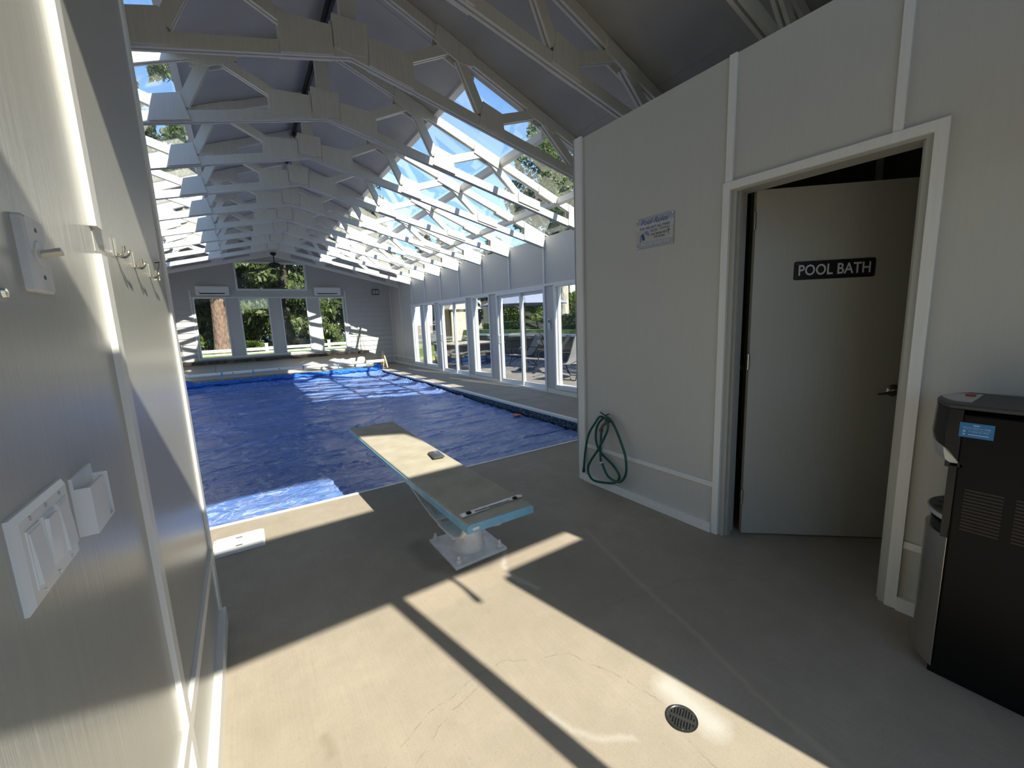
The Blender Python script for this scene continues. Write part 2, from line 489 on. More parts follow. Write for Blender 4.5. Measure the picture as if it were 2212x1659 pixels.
class MB:
    """collects solids, then becomes ONE mesh object"""
    def __init__(s):
        s.v, s.f = [], []
    def add(s, verts, faces):
        n = len(s.v)
        s.v += [tuple(map(float, q)) for q in verts]
        s.f += [tuple(i + n for i in q) for q in faces]
        return s
    def box(s, x0, x1, y0, y1, z0, z1, mat=None):
        x0, x1 = min(x0, x1), max(x0, x1); y0, y1 = min(y0, y1), max(y0, y1); z0, z1 = min(z0, z1), max(z0, z1)
        vs_ = [(x0, y0, z0), (x1, y0, z0), (x1, y1, z0), (x0, y1, z0), (x0, y0, z1), (x1, y0, z1), (x1, y1, z1), (x0, y1, z1)]
        if mat is not None:
            vs_ = [tuple(mat @ Vector(q)) for q in vs_]
        return s.add(vs_, [(0, 3, 2, 1), (4, 5, 6, 7), (0, 1, 5, 4), (1, 2, 6, 5), (2, 3, 7, 6), (3, 0, 4, 7)])
    def cbox(s, x0, x1, y0, y1, z0, z1, c):
        """box with chamfered vertical and top edges"""
        b = [(x0 + c, y0), (x1 - c, y0), (x1, y0 + c), (x1, y1 - c), (x1 - c, y1), (x0 + c, y1), (x0, y1 - c), (x0, y0 + c)]
        t = [(x0 + 2 * c, y0 + c), (x1 - 2 * c, y0 + c), (x1 - c, y0 + 2 * c), (x1 - c, y1 - 2 * c), (x1 - 2 * c, y1 - c), (x0 + 2 * c, y1 - c), (x0 + c, y1 - 2 * c), (x0 + c, y0 + 2 * c)]
        vs_ = [(x, y, z0) for x, y in b] + [(x, y, z1 - c) for x, y in b] + [(x, y, z1) for x, y in t]
        fs = [tuple(range(7, -1, -1)), tuple(range(16, 24))]
        for k in (0, 8):
            for i in range(8):
                j = (i + 1) % 8
                fs.append((k + i, k + j, k + 8 + j, k + 8 + i))
        return s.add(vs_, fs)
    def prism(s, poly, axis, a, b):
        """polygon (2D) extruded along an axis. axis 0: poly=(y,z); 1: (x,z); 2: (x,y)"""
        def P(p, t):
            return (t, p[0], p[1]) if axis == 0 else ((p[0], t, p[1]) if axis == 1 else (p[0], p[1], t))
        n = len(poly)
        ar = sum(poly[i][0] * poly[(i + 1) % n][1] - poly[(i + 1) % n][0] * poly[i][1] for i in range(n))
        if ar < 0: poly = poly[::-1]
        if axis == 1: a, b = max(a, b), min(a, b)
        else: a, b = min(a, b), max(a, b)
        vs_ = [P(p, a) for p in poly] + [P(p, b) for p in poly]
        fs = [tuple(range(n - 1, -1, -1)), tuple(range(n, 2 * n))]
        for i in range(n):
            j = (i + 1) % n
            fs.append((i, j, n + j, n + i))
        return s.add(vs_, fs)
    def tube(s, pts, r, seg=10, cap=True):
        pts = [Vector(q) for q in pts]
        n = len(pts)
        rs = r if isinstance(r, (list, tuple)) else [r] * n
        rings = []
        up = None
        for i, q in enumerate(pts):
            t = (pts[min(i + 1, n - 1)] - pts[max(i - 1, 0)])
            if t.length < 1e-9: t = Vector((0, 0, 1))
            t.normalize()
            if up is None:
                up = Vector((0, 0, 1)) if abs(t.z) < 0.9 else Vector((1, 0, 0))
            a = up - t * up.dot(t)
            if a.length < 1e-4:
                a = Vector((1, 0, 0)) - t * t.x
            a.normalize()
            up = a
            bb = t.cross(a)
            rings.append([q + (a * math.cos(2 * math.pi * k / seg) + bb * math.sin(2 * math.pi * k / seg)) * rs[i] for k in range(seg)])
        vs_ = [tuple(q) for ring in rings for q in ring]
        fs = []
        for i in range(n - 1):
            for k in range(seg):
                l = (k + 1) % seg
                fs.append((i * seg + k, i * seg + l, (i + 1) * seg + l, (i + 1) * seg + k))
        if cap:
            fs.append(tuple(range(seg - 1, -1, -1)))
            fs.append(tuple((n - 1) * seg + k for k in range(seg)))
        return s.add(vs_, fs)
    def lathe(s, prof, c=(0, 0, 0), seg=24, mat=None):
        """profile (r,z) about the z axis through c"""
        vs_ = []
        for r, z in prof:
            for k in range(seg):
                a = 2 * math.pi * k / seg
                vs_.append((c[0] + r * math.cos(a), c[1] + r * math.sin(a), c[2] + z))
        if mat is not None:
            vs_ = [tuple(mat @ Vector(q)) for q in vs_]
        fs = []
        for i in range(len(prof) - 1):
            for k in range(seg):
                l = (k + 1) % seg
                fs.append((i * seg + k, i * seg + l, (i + 1) * seg + l, (i + 1) * seg + k))
        fs.append(tuple(range(seg - 1, -1, -1)))
        fs.append(tuple((len(prof) - 1) * seg + k for k in range(seg)))
        return s.add(vs_, fs)
    def xf(s, mat):
        s.v = [tuple(mat @ Vector(q)) for q in s.v]
        return s
    def mesh(s, name, mat, smooth=False):
        me = bpy.data.meshes.new(name)
        me.from_pydata(s.v, [], s.f)
        if mat is not None: me.materials.append(M[mat])
        if smooth:
            me.polygons.foreach_set('use_smooth', [True] * len(me.polygons))
        me.update()
        return me
    def build(s, name, mat, parent=None, smooth=False, rz=0.0, bevel=0.0, own_origin=True):
        off = Vector((0, 0, 0))
        if parent is None and rz == 0.0 and own_origin:
            a = np.array(s.v)
            off = Vector((float((a[:, 0].min() + a[:, 0].max()) / 2), float((a[:, 1].min() + a[:, 1].max()) / 2), float(a[:, 2].min())))
            s.v = [(x - off.x, y - off.y, z - off.z) for x, y, z in s.v]
        o = bpy.data.objects.new(name, s.mesh(name, mat, smooth))
        o.location = off
        o.rotation_euler = (0, 0, rz)
        link(o, parent)
        if bevel:
            bv = o.modifiers.new('bevel', 'BEVEL')
            bv.width = bevel
            bv.segments = 2
            bv.limit_method = 'ANGLE'
        if smooth:
            es = o.modifiers.new('split', 'EDGE_SPLIT')
            es.split_angle = math.radians(40)
        return o

def B(x0, x1, y0, y1, z0, z1):
    return MB().box(x0, x1, y0, y1, z0, z1)

def dup(src, parent=None):
    c = src.copy()
    COL.objects.link(c)
    c.parent = parent
    for ch in src.children:
        dup(ch, c)
    return c

def struct(o):
    o['kind'] = 'structure'
    return o

def group_node(name, label=None):
    """a piece of the setting that only holds its pieces"""
    o = bpy.data.objects.new(name, None)
    link(o)
    o['kind'] = 'structure'
    if label: o['label'] = label
    return o

def catmull(pts, k=6, closed=False):
    P = [Vector(p) for p in pts]
    out = []
    n = len(P)
    for i in range(n - 1):
        p0, p1, p2, p3 = P[max(i - 1, 0)], P[i], P[i + 1], P[min(i + 2, n - 1)]
        for j in range(k):
            t = j / k
            out.append(0.5 * ((2 * p1) + (-p0 + p2) * t + (2 * p0 - 5 * p1 + 4 * p2 - p3) * t * t + (-p0 + 3 * p1 - 3 * p2 + p3) * t ** 3))
    out.append(P[-1])
    return out

def text_mesh(name, body, mat, parent, origin, ex, ey, w, h, shear=0.0, depth=0.0015, bold=0.0):
    """lettering as a thin solid, fitted into w x h; origin = lower left, ex / ey = directions of reading and up"""
    cu = bpy.data.curves.new(name, 'FONT')
    cu.body = body
    cu.size = 1.0
    cu.shear = shear
    cu.offset = bold
    cu.extrude = 0.01
    cu.resolution_u = 3
    tmp = bpy.data.objects.new(name + '_tmp', cu)
    COL.objects.link(tmp)
    bpy.context.view_layer.update()
    me = bpy.data.meshes.new_from_object(tmp.evaluated_get(bpy.context.evaluated_depsgraph_get()))
    bpy.data.objects.remove(tmp)
    n = len(me.vertices)
    a = np.empty(n * 3)
    me.vertices.foreach_get('co', a)
    a = a.reshape(-1, 3)
    lo, hi = a.min(0), a.max(0)
    u = (a[:, 0] - lo[0]) / (hi[0] - lo[0]) * w
    v = (a[:, 1] - lo[1]) / (hi[1] - lo[1]) * h
    d = (a[:, 2] - lo[2]) / (hi[2] - lo[2]) * depth
    ex, ey = np.array(ex, float), np.array(ey, float)
    ez = np.cross(ex, ey)
    p = np.array(origin) + u[:, None] * ex + v[:, None] * ey + d[:, None] * ez
    me.vertices.foreach_set('co', p.ravel())
    me.materials.clear()
    me.materials.append(M[mat])
    me.update()
    me.name = name
    o = bpy.data.objects.new(name, me)
    return link(o, parent)

# ================================================================== THE ROOM
XL, XR, YN, YF, XC = -2.80, 4.89, -0.76, 15.68, 1.04     # left wall, right wall, near wall, far wall, ridge
HR, SL = 4.415, 0.378                                     # ridge height (underside), roof slope
def zroof(x): return HR - SL * abs(x - XC)
PX0, PX1, PY1 = -1.70, 3.76, 13.62                        # pool edges
def pool_near(x): return 3.53 - 0.028 * x

# ---- floor: deck slabs round the pool
floor = group_node('floor')
def slab(poly, z0=-0.25, z1=0.0):
    return MB().prism(poly, 2, z0, z1).build('slab', 'concrete', floor)
g = 0.004
slab([(XL, YN - 0.2), (XR, YN - 0.2), (XR, pool_near(XR)), (XL, pool_near(XL))])
ys = [pool_near(XR) + g, 5.94, 8.35, 10.8, 13.2, YF]
for a, b_ in zip(ys[:-1], ys[1:]):
    slab([(PX1, a + g if a > 4 else pool_near(PX1)), (XR, a + g), (XR, b_ - g), (PX1, b_ - g)])
slab([(XL, pool_near(XL)), (PX0, pool_near(PX0)), (PX0, YF), (XL, YF)])
xs = [PX0, 0.1, 1.95, PX1]
for a, b_ in zip(xs[:-1], xs[1:]):
    slab([(a + g, PY1), (b_ - g, PY1), (b_ - g, YF), (a + g, YF)])
B(XL, XR, YN - 0.2, YF, -0.30, -0.251).build('slab_bed', 'dark_grey', floor)

# ---- pool shell
pool = group_node('trim_1')
pool.name = 'pool_shell'
B(PX0 - 0.02, PX0, 3.4, PY1, -1.2, -0.012).build('liner_side', 'liner_side', pool)
B(PX1, PX1 + 0.012, 3.4, PY1, -1.2, -0.012).build('liner_side', 'liner_side', pool)
B(PX1 - 0.006, PX1, 3.42, PY1, -0.20, -0.030).build('mosaic_band', 'liner', pool)
B(PX0, PX1, PY1, PY1 + 0.012, -1.2, -0.012).build('liner_side', 'liner_side', pool)
MB().prism([(PX0, pool_near(PX0) - 0.012), (PX1, pool_near(PX1) - 0.012), (PX1, pool_near(PX1)), (PX0, pool_near(PX0))], 2, -1.2, -0.012).build('liner_side', 'liner_side', pool)
B(PX0, PX1, 3.4, PY1, -1.22, -1.2).build('pool_bottom', 'liner_side', pool)
# white coping
MB().prism([(PX1 - 0.022, -0.028), (PX1 + 0.03, -0.028), (PX1 + 0.045, 0.002), (PX1 + 0.03, 0.012), (PX1 - 0.012, 0.012), (PX1 - 0.022, 0.0)], 1, 3.38, PY1).build('coping', 'trim', pool)
MB().prism([(PX0, pool_near(PX0) - 0.012), (PX1, pool_near(PX1) - 0.012), (PX1, pool_near(PX1) + 0.016), (PX0, pool_near(PX0) + 0.016)], 2, -0.05, 0.006).build('coping', 'trim', pool)
MB().prism([(PX0, PY1 - 0.02), (PX1, PY1 - 0.02), (PX1, PY1 + 0.03), (PX0, PY1 + 0.03)], 2, -0.05, 0.006).build('coping', 'trim', pool)

# ---- far gable wall
wf = MB()
def gable_piece(mb, x0, x1, z0, z1=None, y0=YF, y1=YF + 0.16):
    if z1 is not None:
        mb.box(x0, x1, y0, y1, z0, z1)
    else:
        top = [(x1, zroof(x1)), (x0, zroof(x0))]
        if x0 < XC < x1: top = [(x1, zroof(x1)), (XC, HR), (x0, zroof(x0))]
        mb.prism([(x0, z0), (x1, z0)] + top, 1, y0, y1)
FWIN = [(-1.07, -0.26), (0.09, 0.90), (1.24, 2.03), (2.40, 3.20)]
gable_piece(wf, XL - 0.15, -1.11, 0)
gable_piece(wf, 3.25, XR + 0.15, 0)
gable_piece(wf, -1.11, 3.25, 0, 0.62)
edges = [-1.11] + [e for w in FWIN for e in w] + [3.25]
for i in range(0, len(edges), 2):
    gable_piece(wf, edges[i], edges[i + 1], 0.62, 2.47)
gable_piece(wf, -1.11, 0.09, 2.47)
gable_piece(wf, 2.06, 3.25, 2.47)
gable_piece(wf, 0.09, 2.06, 2.47, 2.73)
gable_piece(wf, 0.09, 2.06, 3.58)
wall_far = struct(wf.build('wall_far', 'panel', own_origin=False))
def lap_boards(x0, x1, n, par):
    for i in range(n):
        z = 0.02 + i * 0.1755
        MB().prism([(YF + 0.001, z), (YF - 0.034, z), (YF - 0.034, z + 0.012), (YF - 0.008, z + 0.185), (YF + 0.001, z + 0.185)], 0, x0, x1).build('siding_board', 'siding', par)
lap_boards(3.29, XR - 0.03, 15, wall_far)
lap_boards(XL + 0.03, -1.135, 15, wall_far)
def trimbox(par, x0, x1, y0, y1, z0, z1, name='trim', mat='trim'):
    return B(x0, x1, y0, y1, z0, z1).build(name, mat, par)
trimbox(wall_far, -1.135, -1.095, YF - 0.03, YF, 0.58, 2.70)
trimbox(wall_far, 3.25, 3.29, YF - 0.03, YF, 0.58, 2.70)
trimbox(wall_far, -1.095, 3.25, YF - 0.022, YF, 2.455, 2.495)
trimbox(wall_far, -1.095, 3.25, YF - 0.022, YF, 0.60, 0.645)
B(XR - 0.03, XR, YF - 0.03, YF, 0, 2.70).build('corner_trim', 'trim', wall_far)
B(XL, XL + 0.03, YF - 0.03, YF, 0, 2.70).build('corner_trim', 'trim', wall_far)
def window(name, parts, label=None):
    o = group_node(name, label)
    for nm, mb, mt in parts:
        mb.build(nm, mt, o)
    return o
wi = 0
for x0, x1 in FWIN:
    wi += 1
    window('window_%d' % wi, [
        ('frame', B(x0 - 0.005, x0 + 0.03, YF - 0.028, YF + 0.10, 0.62, 2.475), 'vinyl'),
        ('frame', B(x1 - 0.03, x1 + 0.005, YF - 0.028, YF + 0.10, 0.62, 2.475), 'vinyl'),
        ('frame', B(x0 + 0.03, x1 - 0.03, YF - 0.02, YF + 0.10, 2.445, 2.475), 'vinyl'),
        ('frame', B(x0 + 0.03, x1 - 0.03, YF - 0.02, YF + 0.10, 0.62, 0.655), 'vinyl'),
        ('pane', B(x0 + 0.03, x1 - 0.03, YF + 0.05, YF + 0.056, 0.655, 2.445), 'glass')])
wi += 1
window('window_%d' % wi, [
    ('frame', B(0.06, 0.115, YF - 0.03, YF + 0.1, 2.695, 3.60), 'vinyl'),
    ('frame', B(2.035, 2.09, YF - 0.03, YF + 0.1, 2.695, 3.60), 'vinyl'),
    ('frame', B(0.115, 2.035, YF - 0.03, YF + 0.1, 3.55, 3.60), 'vinyl'),
    ('frame', B(0.115, 2.035, YF - 0.03, YF + 0.1, 2.695, 2.745), 'vinyl'),
    ('pane', B(0.115, 2.035, YF + 0.05, YF + 0.056, 2.745, 3.55), 'glass')])

# ---- side walls with windows and sliding doors (the left one repeats the right one)
OPEN = [('w', 12.60, 13.45), ('w', 11.46, 12.35), ('d', 9.44, 11.17), ('w', 8.29, 9.15), ('d', 6.22, 7.98), ('w', 5.09, 5.95)]
TRUSS_Y = [0.33, 1.52, 2.72, 3.86, 5.04, 6.23, 7.42, 8.61, 9.80, 10.98, 12.17, 13.35, 14.54]
n_win, n_door = [wi], [0]
def side_wall(name, X, s, detail):
    """X: inner face; s=+1: outside is towards +x"""
    w = MB()
    xa, xb = X, X + s * 0.15
    ylast = YN - 0.15
    for kind, y0, y1 in sorted(OPEN, key=lambda t: t[1]):
        w.box(xa, xb, ylast, y0, 0, 2.03)
        if kind == 'w': w.box(xa, xb, y0, y1, 0, 0.12)
        ylast = y1
    w.box(xa, xb, ylast, YF, 0, 2.03)
    w.box(xa, xb, YN - 0.15, YF, 2.03, 2.80)
    wall = struct(w.build(name, 'panel', own_origin=False))
    t = -s * 0.02
    def tb(y0, y1, z0, z1, nm='batten', k=1.0):
        B(X, X + t * k, y0, y1, z0, z1).build(nm, 'trim', wall)
    tb(4.2, 13.48, 2.02, 2.062, 'header_trim', 1.2)
    for y in TRUSS_Y:
        if 4 < y < 14: tb(y - 0.018, y + 0.018, 2.062, 2.74)
    tb(14.52, 14.55, 0.28, 2.72)
    tb(13.48, YF - 0.03, 0.255, 0.285, 'chair_rail')
    tb(14.52, 14.55, 0.08, 0.255)
    ylast = 4.2
    for kind, y0, y1 in sorted(OPEN, key=lambda t: t[1]):
        if kind == 'd':
            tb(ylast, y0 - 0.02, 0, 0.075, 'baseboard', 1.1)
            ylast = y1 + 0.02
    tb(ylast, YF - 0.03, 0, 0.075, 'baseboard', 1.1)
    for kind, y0, y1 in OPEN:
        parts = []
        xi, xo = X - s * 0.026, X + s * 0.10
        def fr(nm, ya, yb, za, zb, mt='vinyl', a=None, b_=None):
            parts.append((nm, B(a if a is not None else xi, b_ if b_ is not None else xo, ya, yb, za, zb), mt))
        gx = X + s * 0.055
        if kind == 'w':
            n_win[0] += 1
            fr('frame', y0 - 0.005, y0 + 0.04, 0.10, 2.02); fr('frame', y1 - 0.04, y1 + 0.005, 0.10, 2.02)
            fr('frame', y0 + 0.04, y1 - 0.04, 0.10, 0.175); fr('frame', y0 + 0.04, y1 - 0.04, 1.985, 2.02)
            fr('inner_frame', y0 + 0.04, y0 + 0.055, 0.175, 1.985, 'vinyl', X + s * 0.03, xo)
            fr('inner_frame', y1 - 0.055, y1 - 0.04, 0.175, 1.985, 'vinyl', X + s * 0.03, xo)
            fr('pane', y0 + 0.055, y1 - 0.055, 0.175, 1.985, 'glass', gx, gx + s * 0.006)
            window('window_%d' % n_win[0], parts)
        else:
            n_door[0] += 1
            ym = (y0 + y1) / 2
            fr('frame', y0 - 0.01, y0 + 0.045, 0, 2.02); fr('frame', y1 - 0.045, y1 + 0.01, 0, 2.02)
            fr('frame', y0 + 0.045, y1 - 0.045, 1.965, 2.02); fr('sill', y0 + 0.045, y1 - 0.045, 0, 0.035)
            o = window('door_%d' % n_door[0], parts)
            for (ya, yb, dx) in ((ym - 0.03, y1 - 0.045, 0.02), (y0 + 0.045, ym + 0.03, 0.06)):
                a, b_ = X + s * dx, X + s * (dx + 0.032)
                sash = B(a, b_, ya, ya + 0.055, 0.035, 1.965).box(a, b_, yb - 0.055, yb, 0.035, 1.965).box(a, b_, ya + 0.055, yb - 0.055, 0.035, 0.115).box(a, b_, ya + 0.055, yb - 0.055, 1.905, 1.965).build('sash', 'vinyl', o)
                c_ = (a + b_) / 2
                B(c_ - 0.003, c_ + 0.003, ya + 0.055, yb - 0.055, 0.115, 1.905).build('pane', 'glass', sash)
                if dx < 0.03:
                    hd = MB().tube(catmull([(a, yb - 0.028, 0.92), (a - s * 0.035, yb - 0.028, 0.94), (a - s * 0.035, yb - 0.028, 1.08), (a, yb - 0.028, 1.10)], 4), 0.008, 8)
                    hd.build('handle', 'white_plastic', sash, True)
    return wall
wall_right = side_wall('wall_right', XR, 1, True)
wall_left = side_wall('wall_left', XL, -1, False)

# ---- near gable wall with its glazed door and high window (behind the camera)
wn_ = MB()
ya, yb = YN - 0.12, YN
def np_(x0, x1, z0, z1=None): gable_piece(wn_, x0, x1, z0, z1, ya, yb)
np_(XL - 0.15, -0.24, 0)
np_(-0.24, -0.19, 0, 2.09)
np_(1.665, 2.27, 0, 1.915)
np_(2.27, 2.43, 0, 2.09)
np_(-0.24, 2.43, 2.09, 2.86)
np_(-0.24, 0.03, 2.86); np_(2.115, 2.43, 2.86)
np_(0.03, 2.115, 3.815)
np_(2.43, XR + 0.15, 0)
wall_near = struct(wn_.build('wall_near', 'wall', own_origin=False))
n_win[0] += 1
window('window_%d' % n_win[0], [('frame', B(0.03, 0.06, YN - 0.09, YN - 0.03, 2.86, 3.815), 'vinyl'), ('frame', B(2.095, 2.115, YN - 0.09, YN - 0.03, 2.86, 3.815), 'vinyl'),
                                ('pane', B(0.06, 2.095, YN - 0.063, YN - 0.057, 2.86, 3.815), 'glass')])
n_door[0] += 1
window('door_%d' % n_door[0], [('stile', B(1.09, 1.155, YN - 0.09, YN - 0.04, 0, 2.09), 'vinyl'), ('stile', B(-0.19, -0.13, YN - 0.09, YN - 0.04, 0, 2.09), 'vinyl'), ('stile', B(1.625, 1.665, YN - 0.09, YN - 0.04, 0, 1.915), 'vinyl'),
                               ('pull_cord', MB().tube([(1.425, YN - 0.03, 2.09), (1.42, YN - 0.03, 1.95), (1.40, YN - 0.03, 1.84)], [0.012, 0.012, 0.018], 8), 'white_plastic'),
                               ('rail', B(-0.13, 1.625, YN - 0.09, YN - 0.04, 0, 0.08), 'vinyl'),
                               ('pane', B(-0.13, 1.09, YN - 0.068, YN - 0.062, 0.08, 2.09), 'glass'), ('pane', B(1.155, 1.625, YN - 0.068, YN - 0.062, 0.08, 1.915), 'glass')])

# ---- roof: opaque sheets along the ridge and at both ends, glass between
ceiling = group_node('ceiling')
SKY0, SKY1, GU = 4.07, 13.35, 1.30
def rp(u, side): return (XC + side * u, HR - SL * u)
def roof_sheet(side, u0, u1, y0, y1, name='ceiling_panel', mat='ceiling', t=0.05, lift=0.0):
    a, b_ = rp(u0, side), rp(u1, side)
    return MB().prism([(a[0], a[1] + lift), (b_[0], b_[1] + lift), (b_[0], b_[1] + t + lift), (a[0], a[1] + t + lift)], 1, y0, y1).build(name, mat, ceiling)
UE = 4.25
for side in (-1, 1):
    yy = [YN - 0.5, 0.33, 1.52, 2.72, SKY0]
    for a, b_ in zip(yy[:-1], yy[1:]):
        roof_sheet(side, 0, 2.44, a + 0.002, b_ - 0.002)
        roof_sheet(side, 2.444, UE, a + 0.002, b_ - 0.002)
    yy = [SKY0] + TRUSS_Y[4:12]
    for a, b_ in zip(yy[:-1], yy[1:]):
        roof_sheet(side, 0, GU, a + 0.002, b_ - 0.002)
    roof_sheet(side, 0, UE, SKY1 + 0.004, YF + 0.5)
    # frame of the glazing
    fw = 0.07
    roof_sheet(side, GU - 0.06, GU, SKY0, SKY1, 'skylight_frame', 'trim', 0.03, -0.031)
    roof_sheet(side, 2.17, 2.22, SKY0, SKY1, 'purlin', 'truss', 0.085, -0.10)
    roof_sheet(side, 3.17, 3.22, SKY0, SKY1, 'purlin', 'truss', 0.085, -0.10)
    for a, b_ in zip(yy[:-1], yy[1:]):
        roof_sheet(side, GU, UE, a + 0.01, b_ - 0.01, 'pane', 'roof_glass', 0.006, 0.012)
    for y in yy[:]:
        roof_sheet(side, GU, UE, y - 0.0095, y + 0.0095, 'glazing_bar', 'trim', 0.012, 0.006)
# eave boards closing the gap between wall top and roof
for X, s in ((XR, 1), (XL, -1)):
    B(X, X + s * 0.03, YN, YF, 2.80, 2.90).build('eave_board', 'panel', ceiling)
# ridge conduit
MB().box(XC - 0.03, XC + 0.03, 0.5, 9.0, HR - 0.095, HR - 0.045).box(XC - 0.008, XC + 0.008, 0.5, 9.0, HR - 0.12, HR - 0.095).build('ridge_conduit', 'dark_metal', ceiling)

# ---- bath room box on the right (its wall runs very slightly askew)
TH = 0.0188
XB = 2.43
wb = MB()
wb.box(XB, XB + 0.10, 1.285, 2.54, 0, 2.775)
wb.box(XB, XB + 0.10, YN, 0.485, 0, 2.775)
wb.box(XB, XB + 0.10, 0.485, 1.285, 2.085, 2.775)
wb.box(XB + 0.10, 4.95, 2.44, 2.54, 0, 2.775)
wb.box(XB + 0.10, 4.95, YN + 0.03, 2.44, 2.70, 2.775)
wall_bath = struct(wb.build('wall_bath', 'wall', rz=TH))
def bt(y0, y1, z0, z1, nm, x0=XB - 0.014, x1=XB, mt='trim'):
    return B(x0, x1, y0, y1, z0, z1).build(nm, mt, wall_bath)
bt(2.468, 2.555, 0, 2.785, 'corner_trim', XB - 0.02, XB + 0.0)
B(XB - 0.02, XB + 0.12, 2.54, 2.556, 0, 2.785).build('corner_trim', 'trim', wall_bath)
bt(1.287, 1.326, 2.122, 2.775, 'batten')
bt(0.578, 0.612, 2.122, 2.775, 'batten')
bt(1.336, 2.468, 0.305, 0.338, 'chair_rail')
bt(1.336, 2.468, 0, 0.066, 'baseboard', XB - 0.03)
bt(-0.7, 0.436, 0.305, 0.338, 'chair_rail')
bt(-0.7, 0.436, 0, 0.066, 'baseboard', XB - 0.03)
# door casing and jamb
dr = group_node('door_6')
dr.rotation_euler = (0, 0, TH)
def db(y0, y1, z0, z1, nm, x0, x1, mt='trim'):
    return B(x0, x1, y0, y1, z0, z1).build(nm, mt, dr)
MB().prism([(1.334, 0), (1.294, 0), (1.294, 2.078), (1.334, 2.12)], 0, XB - 0.02, XB).build('casing', 'trim', dr)
MB().prism([(0.438, 0), (0.48, 0), (0.48, 2.078), (0.438, 2.12)], 0, XB - 0.02, XB).build('casing', 'trim', dr)
MB().prism([(1.334, 2.1205), (0.438, 2.1205), (0.48, 2.0785), (1.294, 2.0785)], 0, XB - 0.0205, XB).build('casing', 'trim', dr)
db(1.262, 1.288, 0, 2.085, 'jamb', XB - 0.004, XB + 0.115, 'door')
db(0.482, 0.506, 0, 2.085, 'jamb', XB - 0.004, XB + 0.115, 'door')
db(0.506, 1.262, 2.066, 2.088, 'jamb', XB - 0.004, XB + 0.115, 'door')
db(1.25, 1.262, 0, 2.066, 'door_stop', XB + 0.02, XB + 0.055, 'door')
db(0.506, 0.518, 0, 2.066, 'door_stop', XB + 0.02, XB + 0.055, 'door')
# room behind the door: partition seen over and beside the door
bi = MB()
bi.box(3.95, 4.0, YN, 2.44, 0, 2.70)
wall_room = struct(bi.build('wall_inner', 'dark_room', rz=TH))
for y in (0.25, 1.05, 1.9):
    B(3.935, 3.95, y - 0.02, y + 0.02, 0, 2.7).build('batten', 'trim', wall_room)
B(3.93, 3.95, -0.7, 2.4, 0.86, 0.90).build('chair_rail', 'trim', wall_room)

# ---- entry wall on the left with its return
we = MB()
we.box(-0.36, -0.24, YN, 2.345, 0, 2.80)
we.box(XL, -0.36, 2.225, 2.345, 0, 2.80)
we.box(XL, -0.36, YN + 0.02, 2.225, 2.72, 2.80)
wall_entry = struct(we.build('wall_entry', 'wall_gloss', own_origin=False))
def eb(y0, y1, z0, z1, nm, x1=-0.228, mt='trim'):
    return B(-0.24, x1, y0, y1, z0, z1).build(nm, mt, wall_entry)
eb(1.245, 1.29, 1.636, 2.80, 'batten')
eb(1.243, 1.288, 0.40, 1.578, 'batten')
eb(1.243, 1.288, 0.12, 0.355, 'batten')
eb(2.285, 2.345, 0, 2.80, 'corner_trim', -0.232)
B(-0.37, -0.232, 2.345, 2.36, 0, 2.80).build('corner_trim', 'trim', wall_entry)
eb(YN, 2.285, 0.355, 0.40, 'chair_rail', -0.228)
eb(YN, 2.30, 0, 0.085, 'baseboard', -0.212)
eb(1.258, 1.268, 1.586, 1.63, 'batten_stub', -0.239, 'wall_gloss')

